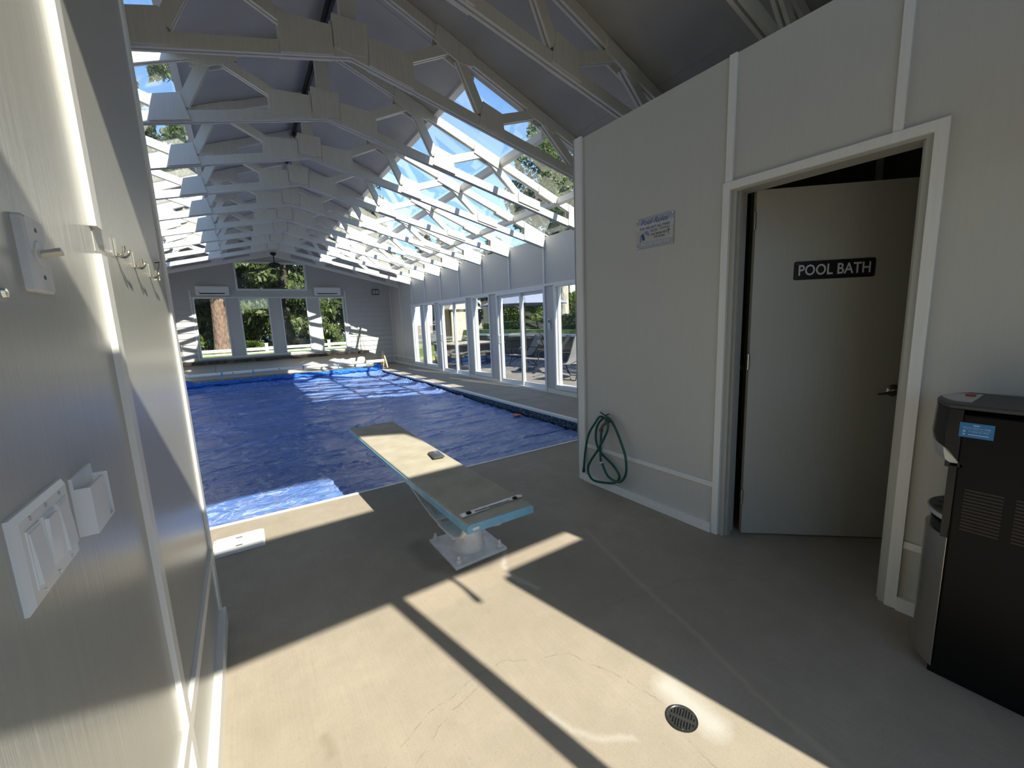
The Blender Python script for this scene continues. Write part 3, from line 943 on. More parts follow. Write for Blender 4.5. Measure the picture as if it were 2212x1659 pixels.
# ================================================================== TRUSSES
def in_plane(pts, a, b):
    """polygon in the truss plane (u, z), between depths a and b"""
    return MB().prism(pts, 1, a, b)
def member(p, q, w, groove=True):
    """straight timber between two points of the truss plane: two boards with a dark gap between"""
    p, q = Vector(p), Vector(q)
    d = (q - p).normalized()
    n = Vector((-d.y, d.x)) * (w / 2)
    poly = [tuple(p - n), tuple(q - n), tuple(q + n), tuple(p + n)]
    mb = MB()
    mb.prism(poly, 1, -0.034, -0.009)
    mb.prism(poly, 1, 0.009, 0.034)
    k = Vector((-d.y, d.x)) * (w / 2 - 0.028)
    mb.prism([tuple(p - k), tuple(q - k), tuple(q + k), tuple(p + k)], 1, -0.009, 0.009)
    return mb
def zb(u): return 3.615 - 0.235 * u
def zt(u): return HR - 0.004 - SL * u
UEND = XR - XC
def make_truss():
    root = thing('roof_truss', 'x', 'truss', (XC, 0, 0))
    def add(mb, nm, mt='truss'):
        return mb.build(nm, mt, root)
    def chord(poly_lo, poly_hi):
        mb = MB()
        (u0, z0), (u1, z1) = poly_lo
        (v0, y0), (v1, y1) = poly_hi
        P = [(u0, z0), (u1, z1), (v1, y1), (v0, y0)]
        mb.prism(P, 1, -0.034, -0.009)
        mb.prism(P, 1, 0.009, 0.034)
        e = 0.032
        mb.prism([(u0, z0 + e), (u1, z1 + e), (v1, y1 - e), (v0, y0 - e)], 1, -0.009, 0.009)
        return mb
    for s in (-1, 1):
        add(chord([(0, zb(0)), (s * UEND, zb(UEND))], [(0, zb(0) + 0.098), (s * UEND, zb(UEND) + 0.095)]), 'bottom_chord')
        add(chord([(0, zt(0) - 0.10), (s * UEND, zt(UEND) - 0.10)], [(0, zt(0)), (s * UEND, zt(UEND))]), 'top_chord')
        W = lambda p, q, w=0.088: add(member((s * p[0], p[1]), (s * q[0], q[1]), w), 'web')
        W((0.34, 3.68), (0.92, 3.96))
        W((1.02, 3.90), (1.235, 3.47))
        W((1.38, 3.43), (1.90, 3.60))
        W((2.02, 3.55), (2.52, 3.12))
        def G(pts, y=0.0345, t=0.018):
            pts = [(s * a, b) for a, b in pts]
            for sg in (-1, 1):
                add(MB().prism(pts, 1, sg * y, sg * (y + t)), 'gusset', 'gusset')
        G([(0.142, zb(0.142) + 0.004), (0.53, zb(0.53) + 0.004), (0.53, 3.775), (0.142, 3.80)])
        G([(0.79, zt(0.79)), (1.15, zt(1.15)), (1.145, 3.845), (1.0, 3.845), (0.87, 3.90), (0.76, 3.965)])
        G([(1.19, zb(1.19) + 0.012), (1.49, zb(1.49) + 0.012), (1.455, 3.50), (1.24, 3.565)])
        G([(1.79, zt(1.79) - 0.045), (2.155, zt(2.155) - 0.02), (2.155, zt(2.155) - 0.155), (1.78, zt(1.78) - 0.15)])
        G([(2.46, zb(2.46) + 0.03), (2.83, zb(2.83) + 0.03), (2.83, 3.10), (2.46, 3.19)])
        G([(2.83, zt(2.83) - 0.02), (3.10, zt(3.10) - 0.02), (3.09, zt(3.10) - 0.13), (2.82, zt(2.83) - 0.13)])
        G([(3.385, zb(3.385) + 0.006), (UEND - 0.01, zb(UEND) + 0.004), (UEND - 0.01, zt(UEND)), (3.40, zt(3.40))])
    add(member((0, zb(0) + 0.05), (0, HR - 0.06), 0.125), 'king_post')
    for sg in (-1, 1):
        add(MB().prism([(-0.135, 3.645), (0, 3.622), (0.135, 3.645), (0.14, 3.885), (-0.135, 3.885)], 1, sg * 0.036, sg * 0.062), 'peak_gusset', 'gusset')
    return root
ordn = ['nearest the entry, above the camera', 'second from the entry, over the bath room door', 'third from the entry, over the bath room corner', 'fourth from the entry, just before the skylights begin',
        'fifth from the entry, first one under the glass', 'sixth from the entry', 'seventh from the entry', 'seventh from the far gable wall', 'sixth from the far gable wall', 'fifth from the far gable wall',
        'fourth from the far gable wall', 'third from the far gable wall', 'closest to the far gable wall']
ordn[11] = 'second from the far gable wall'; ordn[10] = 'third from the far gable wall'; ordn[9] = 'fourth from the far gable wall'; ordn[8] = 'fifth from the far gable wall'; ordn[7] = 'sixth from the far gable wall'
proto = make_truss()
for i, y in enumerate(TRUSS_Y):
    o = proto if i == 0 else dup(proto)
    o.location = (XC, y, 0)
    tag(o, 'white wooden roof truss, ' + ordn[i], 'truss', 'roof trusses over the pool hall')

# ================================================================== POOL COVER
def vnoise(x, y, seed, octs=4):
    """smooth value noise on arrays"""
    r = np.random.RandomState(seed)
    tab = r.rand(256, 256)
    out = np.zeros_like(x)
    amp, tot = 1.0, 0.0
    for k in range(octs):
        fx, fy = x * 2 ** k, y * 2 ** k
        ix, iy = np.floor(fx).astype(int), np.floor(fy).astype(int)
        tx, ty = fx - ix, fy - iy
        tx, ty = tx * tx * (3 - 2 * tx), ty * ty * (3 - 2 * ty)
        g_ = lambda a, b: tab[(a + 37 * k) % 256, (b + 91 * k) % 256]
        v = (g_(ix, iy) * (1 - tx) + g_(ix + 1, iy) * tx) * (1 - ty) + (g_(ix, iy + 1) * (1 - tx) + g_(ix + 1, iy + 1) * tx) * ty
        out += amp * v
        tot += amp
        amp *= 0.5
    return out / tot
def grid_obj(name, mat, X, Y, Z, parent=None, smooth=True):
    ny, nx = X.shape
    co = np.stack([X, Y, Z], -1).reshape(-1, 3)
    i = np.arange(ny * nx).reshape(ny, nx)
    q = np.stack([i[:-1, :-1], i[:-1, 1:], i[1:, 1:], i[1:, :-1]], -1).reshape(-1, 4)
    me = bpy.data.meshes.new(name)
    me.vertices.add(len(co)); me.loops.add(q.size); me.polygons.add(len(q))
    me.vertices.foreach_set('co', co.ravel())
    me.loops.foreach_set('vertex_index', q.ravel().astype(np.int32))
    me.polygons.foreach_set('loop_start', np.arange(0, q.size, 4, dtype=np.int32))
    me.polygons.foreach_set('loop_total', np.full(len(q), 4, dtype=np.int32))
    me.polygons.foreach_set('use_smooth', [smooth] * len(q))
    me.update(calc_edges=True)
    me.materials.append(M[mat])
    return link(bpy.data.objects.new(name, me), parent)
cover = thing('pool_cover', 'blue bubble solar cover lying on the pool, crumpled along the far edge', 'pool cover', (1.03, 8.5, -0.135))
cx = np.linspace(PX0 + 0.01, PX1 - 0.05, 260)
cyt = np.linspace(0, 1, 520)
X, T = np.meshgrid(cx, cyt)
Y = (pool_near(X) + 0.02) * (1 - T) + (PY1 - 0.05) * T
skew = X * 0.35
Z = 0.020 * (vnoise(X * 0.35 + 3, (Y + skew * 0.3) * 1.9, 1, 3) - 0.5)
rid = np.abs(vnoise(X * 0.7, Y * 2.6, 5, 4) - 0.5)
Z += 0.016 * np.exp(-(rid / 0.03) ** 2)
Z += 0.010 * (vnoise(X * 5, Y * 7, 9, 3) - 0.5)
cr = np.abs(vnoise(X * 1.9 + Y * 0.6, Y * 1.7 - X * 0.9, 14, 4) - 0.5)
Z += 0.010 * np.exp(-(cr / 0.018) ** 2)
# the right edge climbs the wall a little, the far edge rises on to the coping
Z += 0.07 * np.clip((X - (PX1 - 0.16)) / 0.1, 0, 1) ** 2 * np.clip((Y - 6.5) / 3.0, 0, 1)
Z += 0.13 * np.clip((Y - (PY1 - 0.35)) / 0.3, 0, 1) ** 1.5
Z += 0.12 * np.clip(1 - (Y - pool_near(X)) / 0.06, 0, 1) ** 2
cr_r = np.random.RandomState(3)
for yc in np.sort(4.0 + 9.4 * cr_r.rand(17)):
    yy2 = Y - yc - 0.10 * (X - 1.0) * (cr_r.rand() - 0.3) - 0.22 * (vnoise(X * 0.5 + yc, X * 0 + yc, 51, 2) - 0.5)
    Z -= 0.022 * np.exp(-(yy2 / 0.028) ** 2) * np.clip(vnoise(X * 0.8 + 5 * yc, X * 0 + 2.5, 53, 2) * 2 - 0.5, 0, 1)
Z -= 0.005
grid_obj('cover_sheet', 'cover', X - 1.03, Y - 8.5, Z, cover)
# the crumpled roll at the far edge
tt = np.linspace(PX0 + 0.0, PX1 + 0.02, 240)
aa = np.linspace(0, 2 * math.pi, 25)
A, TT = np.meshgrid(aa, tt)
rad = 0.085 + 0.07 * (vnoise(TT * 2.5, A * 0 + 3.3, 21, 3) - 0.5) + 0.10 * (vnoise(TT * 9, A * 1.9, 22, 4) - 0.5)
endb = np.exp(-((TT - (PX1 - 0.12)) / 0.13) ** 2) * 0.11 + np.exp(-((TT - (-1.32)) / 0.12) ** 2) * 0.10
RX = TT
RY = PY1 - 0.02 + 1.25 * rad * np.cos(A)
RZ = 0.015 + (rad + endb * np.clip(np.sin(A), 0, 1)) * np.sin(A) * 0.8
grid_obj('crumpled_roll', 'cover_under', RX - 1.03, RY - 8.5, RZ + 0.135 + 0.03, cover)
# bubbles of a turned-over corner at the near edge
fx = np.linspace(-0.30, 0.72, 60)
fy = np.linspace(0, 1, 14)
FX, FT = np.meshgrid(fx, fy)
wd = 0.17 * np.sin(np.clip((FX + 0.30) / 1.02, 0, 1) * math.pi) ** 0.7 * (0.9 + 0.3 * vnoise(FX * 3, FX * 0 + 1.5, 31, 2)) + 0.01
FY = pool_near(FX) + 0.05 + FT * wd
FZ = 0.030 + 0.03 * np.sin(FT * math.pi) + 0.012 * vnoise(FX * 8, FT * 3, 33, 2) + 0.10 * np.clip(1 - FT * 3.0, 0, 1) ** 2 * 0.6
grid_obj('turned_over_edge', 'cover_under', FX - 1.03, FY - 8.5, FZ, cover)
# orange tag
tg = MB().cbox(3.55, 3.67, 5.36, 5.48, -0.118, -0.110, 0.004).build('floating_tag', 'orange_tag')
tag(tg, 'small orange tag lying on the blue pool cover near the coping', 'tag')

# ---- roller at the far end
rl = thing('cover_roller', 'long white roller tube with plywood end stand behind the pool cover', 'roller', (1.2, 14.1, 0))
def lr(x, y, z): return (x - 1.2, y - 14.1, z)
MB().tube([lr(-1.62, 14.12, 0.245), lr(0.4, 14.11, 0.25), lr(2.2, 14.11, 0.245), lr(4.0, 14.1, 0.24)], 0.052, 16).build('tube', 'white_plastic', rl, True)
for x in (0.86, 1.9, 2.45, 3.3, 3.44, -0.3):
    MB().tube([lr(x, 14.06, 0.262), lr(x, 14.052, 0.264)], 0.014, 10).build('hole_plug', 'dark_metal', rl)
for X_ in (4.03, -1.72):
    MB().prism([(13.80 - 14.1, 0), (13.93 - 14.1, 0), (14.19 - 14.1, 0.36), (14.30 - 14.1, 0.0), (14.62 - 14.1, 0.0), (14.30 - 14.1, 0.56), (14.22 - 14.1, 0.585)], 0, X_ - 1.2 - 0.012, X_ - 1.2 + 0.025).build('end_stand', 'plywood', rl)
for x in (-1.4, -0.56, 0.19, 1.51, 2.5, 3.51):
    MB().tube([lr(x, 14.06, 0.29), lr(x, 14.045, 0.25), lr(x + 0.01, 14.0, 0.14), lr(x + 0.015, 13.78, 0.10), lr(x + 0.02, 13.66, 0.11)], [0.012] * 5, 6).build('strap', 'strap_blue', rl)
    MB().tube([lr(x - 0.02, 14.11, 0.245), lr(x + 0.02, 14.11, 0.245)], 0.056, 16).build('strap_loop', 'strap_blue', rl)

# ================================================================== FAR END
# bar counter
ct = thing('bar_counter', 'long dark live edge counter on grey panel base under the windows', 'counter', (1.1, 15.4, 0))
fr_ = []
xs_ = np.linspace(-1.62, 3.80, 60)
for i, x in enumerate(xs_):
    fr_.append((x - 1.1, 15.13 - 15.4 + 0.03 * math.sin(i * 0.7) + 0.02 * math.sin(i * 1.9 + 1) + rnd.uniform(-0.012, 0.012)))
MB().prism(fr_ + [(3.82 - 1.1, 15.63 - 15.4), (-1.62 - 1.1, 15.63 - 15.4)], 2, 0.472, 0.575).build('slab_top', 'slab_wood', ct)
px_ = [-1.6, -0.75, 0.45, 1.62, 2.85, 3.68]
for a, b_ in zip(px_[:-1], px_[1:]):
    B(a - 1.1 + 0.004, b_ - 1.1 - 0.004, 15.33 - 15.4, 15.35 - 15.4, 0, 0.472).build('base_panel', 'panel', ct)
B(-1.59 - 1.1, 3.67 - 1.1, 15.352 - 15.4, 15.62 - 15.4, 0, 0.471).build('carcass', 'wall', ct)

def ac_unit(x0, x1, label):
    t = thing('air_conditioner', label, 'air conditioner', ((x0 + x1) / 2, YF - 0.1, 2.53), group='wall air conditioners')
    hw = (x1 - x0) / 2
    MB().prism([(0.099, 0), (-0.06, 0.0), (-0.105, 0.06), (-0.115, 0.12), (-0.115, 0.255), (-0.10, 0.275), (0.099, 0.285)], 0, -hw, hw).build('housing', 'white_plastic', t, bevel=0.012)
    B(-hw + 0.09, hw - 0.12, -0.112, -0.072, 0.036, 0.066).build('air_outlet', 'black_matte', t)
    MB().box(-hw + 0.08, hw - 0.11, -0.113, -0.10, 0.020, 0.036).build('flap', 'white_plastic', t)
    B(-hw + 0.05, -hw + 0.12, -0.1165, -0.114, 0.092, 0.098).build('badge', 'dark_grey', t)
    B(hw - 0.09, hw - 0.06, -0.114, -0.11, 0.06, 0.068).build('display', 'dark_grey', t)
    return t
ac_unit(-0.96, -0.125, 'white wall air conditioner above the window with the big tree trunk')
ac_unit(2.265, 3.105, 'white wall air conditioner nearest the grey wall lamp')

fl_ = thing('flood_light', 'small grey twin lamp box high on the far wall corner', 'lamp', (4.34, YF - 0.03, 2.56))
MB().cbox(-0.12, 0.12, -0.045, 0.008, 0, 0.19, 0.01).build('housing', 'dark_grey', fl_)
for x in (-0.055, 0.055):
    B(x - 0.045, x + 0.045, -0.052, -0.0455, 0.03, 0.16).build('lens', 'silver', fl_)

ld = thing('desk_lamp', 'slim swing arm lamp with white head standing at counter end', 'lamp', (3.60, 15.42, 0.576))
MB().lathe([(0.06, 0), (0.06, 0.012), (0.012, 0.02)], seg=16).build('base', 'dark_metal', ld, True)
MB().tube([(0, 0, 0.015), (0, 0, 0.74)], 0.009, 8).build('post', 'dark_metal', ld, True)
MB().tube([(0.02, 0, 0.735), (-0.11, -0.03, 0.775), (-0.14, -0.03, 0.80)], 0.010, 8).build('arm', 'dark_metal', ld, True)
MB().tube([(-0.12, -0.03, 0.78), (-0.26, -0.05, 0.84)], [0.02, 0.035], 12).build('head', 'white_plastic', ld, True)
MB().tube([(0, 0, 0.6), (0.06, 0.0, 0.4), (0.14, 0, 0.012)], 0.006, 8).build('brace', 'dark_metal', ld, True)
st = thing('slim_stand', 'thin metal rod stand on the counter end beside the siding', 'stand', (-1.48, 15.45, 0.576))
MB().lathe([(0.05, 0), (0.05, 0.01), (0.01, 0.03)], seg=14).build('base', 'chrome', st, True)
MB().tube([(0, 0, 0.02), (0, 0, 0.46)], 0.007, 8).build('rod', 'chrome', st, True)
MB().lathe([(0.004, 0.46), (0.018, 0.475), (0.018, 0.49), (0.004, 0.51)], seg=10).build('finial', 'chrome', st, True)

# ceiling fan
fan = thing('ceiling_fan', 'dark bronze ceiling fan hanging before the gable window', 'fan', (XC, 13.6, 3.05))
MB().lathe([(0.075, 0.52), (0.07, 0.46), (0.02, 0.43)], seg=18).build('canopy', 'dark_metal', fan, True)
MB().tube([(0, 0, 0.24), (0, 0, 0.47)], 0.014, 8).build('down_rod', 'dark_metal', fan, True)
MB().lathe([(0.03, 0.25), (0.10, 0.235), (0.15, 0.20), (0.155, 0.15), (0.11, 0.12), (0.06, 0.10), (0.02, 0.085)], seg=20).build('motor', 'dark_metal', fan, True)
for k in range(5):
    a = math.radians(20 + 72 * k)
    mt_ = Matrix.Rotation(a, 4, 'Z')
    MB().prism([(0.10, -0.02), (0.24, -0.03), (0.24, 0.03), (0.10, 0.02)], 2, 0.125, 0.133).xf(mt_).build('blade_arm', 'dark_metal', fan)
    bl = MB().prism([(0.20, -0.06), (0.62, -0.075), (0.68, -0.05), (0.68, 0.05), (0.62, 0.075), (0.20, 0.06)], 2, -0.004, 0.004)
    bl.xf(Matrix.Translation((0, 0, 0.12)) @ mt_ @ Matrix.Rotation(math.radians(10), 4, 'Y') @ Matrix.Rotation(math.radians(12), 4, 'X')).build('blade', 'dark_metal', fan)

# remote holder on the window wall
rm = thing('wall_remote', 'small white remote in a cradle on pier between sliding door and window', 'remote', (XR, 6.09, 1.21))
MB().cbox(-0.024, -0.002, -0.035, 0.035, 0, 0.10, 0.004).build('cradle', 'white_plastic', rm)
MB().cbox(-0.034, -0.0245, -0.027, 0.027, 0.02, 0.20, 0.004).build('handset', 'white_plastic', rm)
B(-0.0345, -0.034, -0.018, 0.018, 0.13, 0.18).build('screen', 'dark_grey', rm)

# ================================================================== DIVING BOARD
dv = thing('diving_board', 'pale blue diving board with cream sand tread on a white bolted stand', 'diving board', (1.045, 2.17, 0))
dx0, dy0 = 1.045, 2.17
def D(x, y, z): return (x - dx0, y - dy0, z)
near = [(0.845, 1.762, 0.388), (1.252, 1.752, 0.388)]
far = [(0.757, 4.03, 0.452), (1.186, 4.02, 0.452)]
def board_solid(inset, top, thick, y_in=0.0):
    mb = MB()
    k = 14
    vs_, fs = [], []
    for i in range(k + 1):
        t = i / k
        tt_ = y_in + t * (1 - 2 * y_in)
        l = Vector(near[0]).lerp(Vector(far[0]), tt_)
        r = Vector(near[1]).lerp(Vector(far[1]), tt_)
        sag = -0.012 * math.sin(math.pi * tt_)
        e = (r - l).normalized() * inset
        l, r = l + e, r - e
        c = min(0.012, thick * 0.4)
        taper = 1.0 - 0.25 * tt_
        for q, w_ in ((l, 1), (r, -1)):
            pass
        ring = [D(l.x, l.y, l.z + sag + top - c), D(l.x + c, l.y, l.z + sag + top), D(r.x - c, r.y, r.z + sag + top), D(r.x, r.y, r.z + sag + top - c),
                D(r.x, r.y, r.z + sag + top - thick * taper), D(l.x, l.y, l.z + sag + top - thick * taper)]
        vs_ += ring
    for i in range(k):
        for j in range(6):
            a, b_ = i * 6 + j, i * 6 + (j + 1) % 6
            fs.append((a, b_, b_ + 6, a + 6))
    fs.append(tuple(range(5, -1, -1))); fs.append(tuple(k * 6 + j for j in range(6)))
    return mb.add(vs_, [f[::-1] for f in fs])
board_solid(0, -0.004, 0.048).build('board', 'board_blue', dv)
board_solid(0.006, 0.0, 0.012, 0.002).build('tread', 'tread', dv)
bar = MB()
for (x0_, x1_, z0_, z1_, yw) in ((0.857, 1.262, 0.386, 0.394, 0.022),):
    bar.prism([(x0_ - dx0, 1.846 - dy0), (x0_ - dx0 + 0.012, 1.84 - dy0), (x1_ - dx0 - 0.012, 1.858 - dy0), (x1_ - dx0, 1.866 - dy0), (x1_ - dx0, 1.892 - dy0), (x1_ - dx0 - 0.012, 1.898 - dy0), (x0_ - dx0 + 0.012, 1.888 - dy0), (x0_ - dx0, 1.88 - dy0)], 2, z0_, z1_)
bar.build('clamp_bar', 'clamp_steel', dv, bevel=0.002)
bar2 = B(0.95 - dx0, 1.165 - dx0, 1.862 - dy0, 1.876 - dy0, 0.394, 0.398).build('bar_rib', 'clamp_steel', dv)
for x in (0.909, 1.206):
    MB().lathe([(0.017, 0.394), (0.017, 0.396), (0.011, 0.397), (0.011, 0.402), (0.006, 0.404)], (x - dx0, 1.868 - dy0, 0), 14).build('clamp_bolt', 'dark_metal', dv, True)
B(0.873 - dx0, 0.91 - dx0, 1.757 - dy0, 1.7605 - dy0, 0.350, 0.366).build('maker_plate', 'white_plastic', dv)
# bowed steel springs under the board
for x in (0.905, 1.15):
    path = catmull([D(x - 0.03, 3.0, 0.357), D(x - 0.02, 2.75, 0.29), D(x - 0.01, 2.45, 0.205), D(x, 2.2, 0.165), D(x, 2.02, 0.185), D(x, 1.93, 0.25), D(x, 1.91, 0.335)], 6)
    mb = MB()
    vs_, fs = [], []
    for i, p in enumerate(path):
        t = (path[min(i + 1, len(path) - 1)] - path[max(i - 1, 0)]).normalized()
        n_ = Vector((0, -t.z, t.y))
        for (sx, sn) in ((-0.012, -0.006), (0.012, -0.006), (0.012, 0.006), (-0.012, 0.006)):
            vs_.append(tuple(p + Vector((sx, 0, 0)) + n_ * sn))
    for i in range(len(path) - 1):
        for j in range(4):
            a, b_ = i * 4 + j, i * 4 + (j + 1) % 4
            fs.append((a, b_, b_ + 4, a + 4))
    fs.append((3, 2, 1, 0)); e = (len(path) - 1) * 4; fs.append((e, e + 1, e + 2, e + 3))
    mb.add(vs_, fs).build('spring_arm', 'white_metal', dv)
B(0.86 - dx0, 1.20 - dx0, 2.93 - dy0, 3.03 - dy0, 0.352, 0.366).build('fulcrum_pad', 'white_metal', dv)
B(0.89 - dx0, 1.19 - dx0, 2.30 - dy0, 2.42 - dy0, 0.175, 0.186).build('cross_plate', 'white_metal', dv)
B(0.89 - dx0, 1.19 - dx0, 2.06 - dy0, 2.28 - dy0, 0.158, 0.166).build('cross_plate', 'white_metal', dv)
MB().lathe([(0.102, 0.018), (0.100, 0.03), (0.092, 0.06), (0.088, 0.13), (0.09, 0.158)], (0, 0.0, 0), 32).build('pedestal', 'white_metal', dv, True)
MB().prism([(0.868 - dx0, 2.392 - dy0), (0.872 - dx0, 1.998 - dy0), (1.226 - dx0, 2.008 - dy0), (1.222 - dx0, 2.396 - dy0)], 2, 0.0, 0.018).build('base_plate', 'white_metal', dv, bevel=0.003)
for (x, y) in ((0.90, 2.36), (0.908, 2.035), (1.19, 2.04), (1.19, 2.36)):
    bo = MB().lathe([(0.022, 0.018), (0.022, 0.023), (0.016, 0.024), (0.016, 0.040), (0.009, 0.041), (0.009, 0.062)], (x - dx0, y - dy0, 0), 8).build('anchor_bolt', 'white_metal', dv, True)

# phone on the board
ph = thing('phone', 'black glass phone lying on the sunlit diving board', 'phone', (1.135, 2.83, 0.4165), math.radians(-6))
MB().cbox(-0.042, 0.042, -0.078, 0.078, 0, 0.011, 0.003).build('case', 'phone_case', ph)
MB().cbox(-0.038, 0.038, -0.074, 0.074, 0.0105, 0.0125, 0.0005).build('screen', 'phone_glass', ph)

# skimmer lid and drain
sk = thing('skimmer_lid', 'rectangular white skimmer lid set in the deck by the pool corner', 'lid', (-0.167, 3.165, 0))
MB().cbox(-0.135, 0.135, -0.12, 0.12, 0.0, 0.016, 0.004).build('lid', 'white_plastic', sk)
B(-0.146, 0.146, -0.131, 0.131, 0, 0.005).build('rim', 'white_plastic', sk)
for y in (-0.06, 0.06):
    B(-0.018, 0.018, y - 0.006, y + 0.006, 0.0162, 0.0172).build('finger_slot', 'dark_grey', sk)

dn = thing('floor_drain', 'round slotted metal drain grate in the concrete floor', 'drain', (1.132, 0.733, 0), math.radians(25))
ring = MB()
seg = 36
vs_, fs = [], []
for (r, z) in ((0.050, 0.0), (0.052, 0.004), (0.046, 0.005), (0.0455, 0.002)):
    vs_ += [(r * math.cos(2 * math.pi * k / seg), r * math.sin(2 * math.pi * k / seg), z) for k in range(seg)]
for i in range(3):
    for k in range(seg):
        l = (k + 1) % seg
        fs.append((i * seg + k, i * seg + l, (i + 1) * seg + l, (i + 1) * seg + k))
ring.add(vs_, fs).build('rim', 'chrome', dn)
MB().lathe([(0.0455, 0.0), (0.0455, 0.003), (0.001, 0.0032)], seg=36).build('grate_plate', 'chrome', dn, True)
for i in range(-4, 5):
    y = i * 0.0092
    hw = math.sqrt(max(0, 0.040 ** 2 - y * y))
    for s in (-1, 1):
        if hw > 0.014:
            MB().box(s * 0.007, s * hw, y - 0.0019, y + 0.0019, 0.0030, 0.0040).build('slot', 'black_matte', dn)
for s in (-1, 1):
    MB().lathe([(0.005, 0.003), (0.005, 0.0045), (0.001, 0.005)], (s * 0.036, 0.006 * s, 0), 10).build('screw', 'chrome', dn)

# ================================================================== BATH WALL THINGS
def bath_thing(name, label, cat, y, z, group=None):
    x = XB * math.cos(TH) - y * math.sin(TH)
    yy_ = XB * math.sin(TH) + y * math.cos(TH)
    return thing(name, label, cat, (x, yy_ - XB * TH, z), TH, group)
# 'POOL BATH' door leaf
ang = math.atan2(-0.666, 0.745)
dl = thing('bath_door', 'open grey flush door carrying the black sign POOL BATH', 'door', (2.515, 1.254, 0.008), ang)
leaf = B(0, 0.835, 0, 0.036, 0, 2.062).build('leaf', 'door', dl)
for z in (0.20, 1.05, 1.85):
    hg = MB().box(-0.012, 0.003, 0.0, 0.03, z, z + 0.09)
    hg.tube([(-0.008, -0.006, z - 0.002), (-0.008, -0.006, z + 0.092)], 0.007, 8).build('hinge', 'nickel', dl)
lv = MB().lathe([(0.034, 0), (0.034, 0.006), (0.024, 0.014), (0.013, 0.018), (0.013, 0.045)], seg=20, mat=Matrix.Translation((0.775, 0, 0.91)) @ Matrix.Rotation(math.radians(90), 4, 'X')).build('lever_rose', 'nickel', dl, True)
MB().tube(catmull([(0.785, -0.046, 0.912), (0.76, -0.048, 0.910), (0.715, -0.047, 0.903), (0.672, -0.044, 0.897)], 4), [0.011] * 4 + [0.009] * 5 + [0.007] * 4, 10).build('lever', 'nickel', dl, True)
B(0.835, 0.8365, 0.006, 0.030, 0.87, 0.95).build('latch_plate', 'nickel', dl)
sgn = MB()
r_ = 0.01
x0_, x1_, z0_, z1_ = 0.213, 0.627, 1.557, 1.659
pl = []
for (cx_, cz_, a0) in ((x1_ - r_, z1_ - r_, 0), (x0_ + r_, z1_ - r_, 90), (x0_ + r_, z0_ + r_, 180), (x1_ - r_, z0_ + r_, 270)):
    for k in range(4):
        a = math.radians(a0 + 30 * k)
        pl.append((cx_ + r_ * math.cos(a), cz_ + r_ * math.sin(a)))
sg_o = thing('door_sign', 'black enamel sign with white letters POOL BATH on the grey door', 'sign', (2.515, 1.254, 0.008), ang)
MB().prism(pl, 1, -0.004, -0.0005).build('plate', 'sign_black', sg_o)
text_mesh('lettering', 'POOL BATH', 'letter_white', sg_o, (0.237, -0.0041, 1.580), (1, 0, 0), (0, 0, 1), 0.366, 0.060, depth=0.001, bold=0.012)
for x in (0.226, 0.614):
    for z in (1.570, 1.646):
        MB().tube([(x, -0.004, z), (x, -0.0065, z)], 0.0035, 8).build('screw', 'chrome', sg_o)

# pool rules sign: local frame x to the reader's right (towards -y), y up
pr = bath_thing('pool_rules_sign', 'printed plank sign reading Pool Rules on the grey wall', 'sign', 1.846, 1.856)
SW, SH = 0.289, 0.198
def PR(u, v, d=0.0): return (-0.004 - d, SW / 2 - u, v)
rows = [(0.0, 0.038, 'plank_grey'), (0.0385, 0.083, 'plank_cream'), (0.0835, 0.114, 'plank_cream'), (0.1145, 0.158, 'plank_pale'), (0.1585, 0.198, 'plank_grey')]
B(-0.004, -0.0005, -SW / 2, SW / 2, 0, SH).build('backing', 'plank_grey', pr)
for a, b_, mt_ in rows:
    B(-0.0052, -0.004, -SW / 2, SW / 2, a, b_).build('plank', mt_, pr)
EX, EY = (0, -1, 0), (0, 0, 1)
def rule(body, u, v, w, h, mt_='letter_navy', sh=0.0, bold=0.01):
    text_mesh('lettering', body, mt_, pr, PR(u, v, 0.0013), EX, EY, w, h, sh, 0.0006, bold)
rule('Pool Rules', 0.035, 0.152, 0.215, 0.036, 'letter_blue', 0.35, 0.012)
rule('YOU ARE NOT ALLOWED', 0.026, 0.121, 0.238, 0.018)
rule('TO DO', 0.113, 0.098, 0.057, 0.017)
rule('Anything', 0.180, 0.098, 0.082, 0.020, 'letter_blue', 0.35, 0.0)
rule('THAT BEGINS WITH', 0.118, 0.075, 0.125, 0.014)
rule('THE WORDS', 0.142, 0.055, 0.083, 0.014)
rule("Hey y'all watch this", 0.035, 0.012, 0.225, 0.027, 'letter_white', 0.35, 0.006)
def icon(name, poly, mt_):
    MB().prism([(SW / 2 - u, v) for u, v in poly], 0, -0.0059, -0.0053).build(name, mt_, pr)
icon('flip_flop_icon', [(0.024, 0.052), (0.034, 0.094), (0.046, 0.096), (0.048, 0.082), (0.040, 0.045), (0.030, 0.042)], 'hat_blue')
icon('flip_flop_icon', [(0.050, 0.056), (0.040, 0.090), (0.050, 0.100), (0.060, 0.090), (0.070, 0.062), (0.062, 0.050)], 'letter_navy')
icon('hat_icon', [(0.058, 0.098), (0.066, 0.102), (0.074, 0.112), (0.090, 0.112), (0.098, 0.100), (0.106, 0.084), (0.100, 0.078), (0.078, 0.088)], 'hat_blue')
icon('glass_icon', [(0.244, 0.094), (0.262, 0.094), (0.2545, 0.082), (0.2545, 0.068), (0.260, 0.065), (0.246, 0.065), (0.2515, 0.068), (0.2515, 0.082)], 'letter_navy')
for u in (0.008, SW - 0.008):
    for v in (0.008, SH - 0.008):
        MB().tube([PR(u, v, 0.001), PR(u, v, 0.003)], 0.003, 8).build('screw', 'chrome', pr)

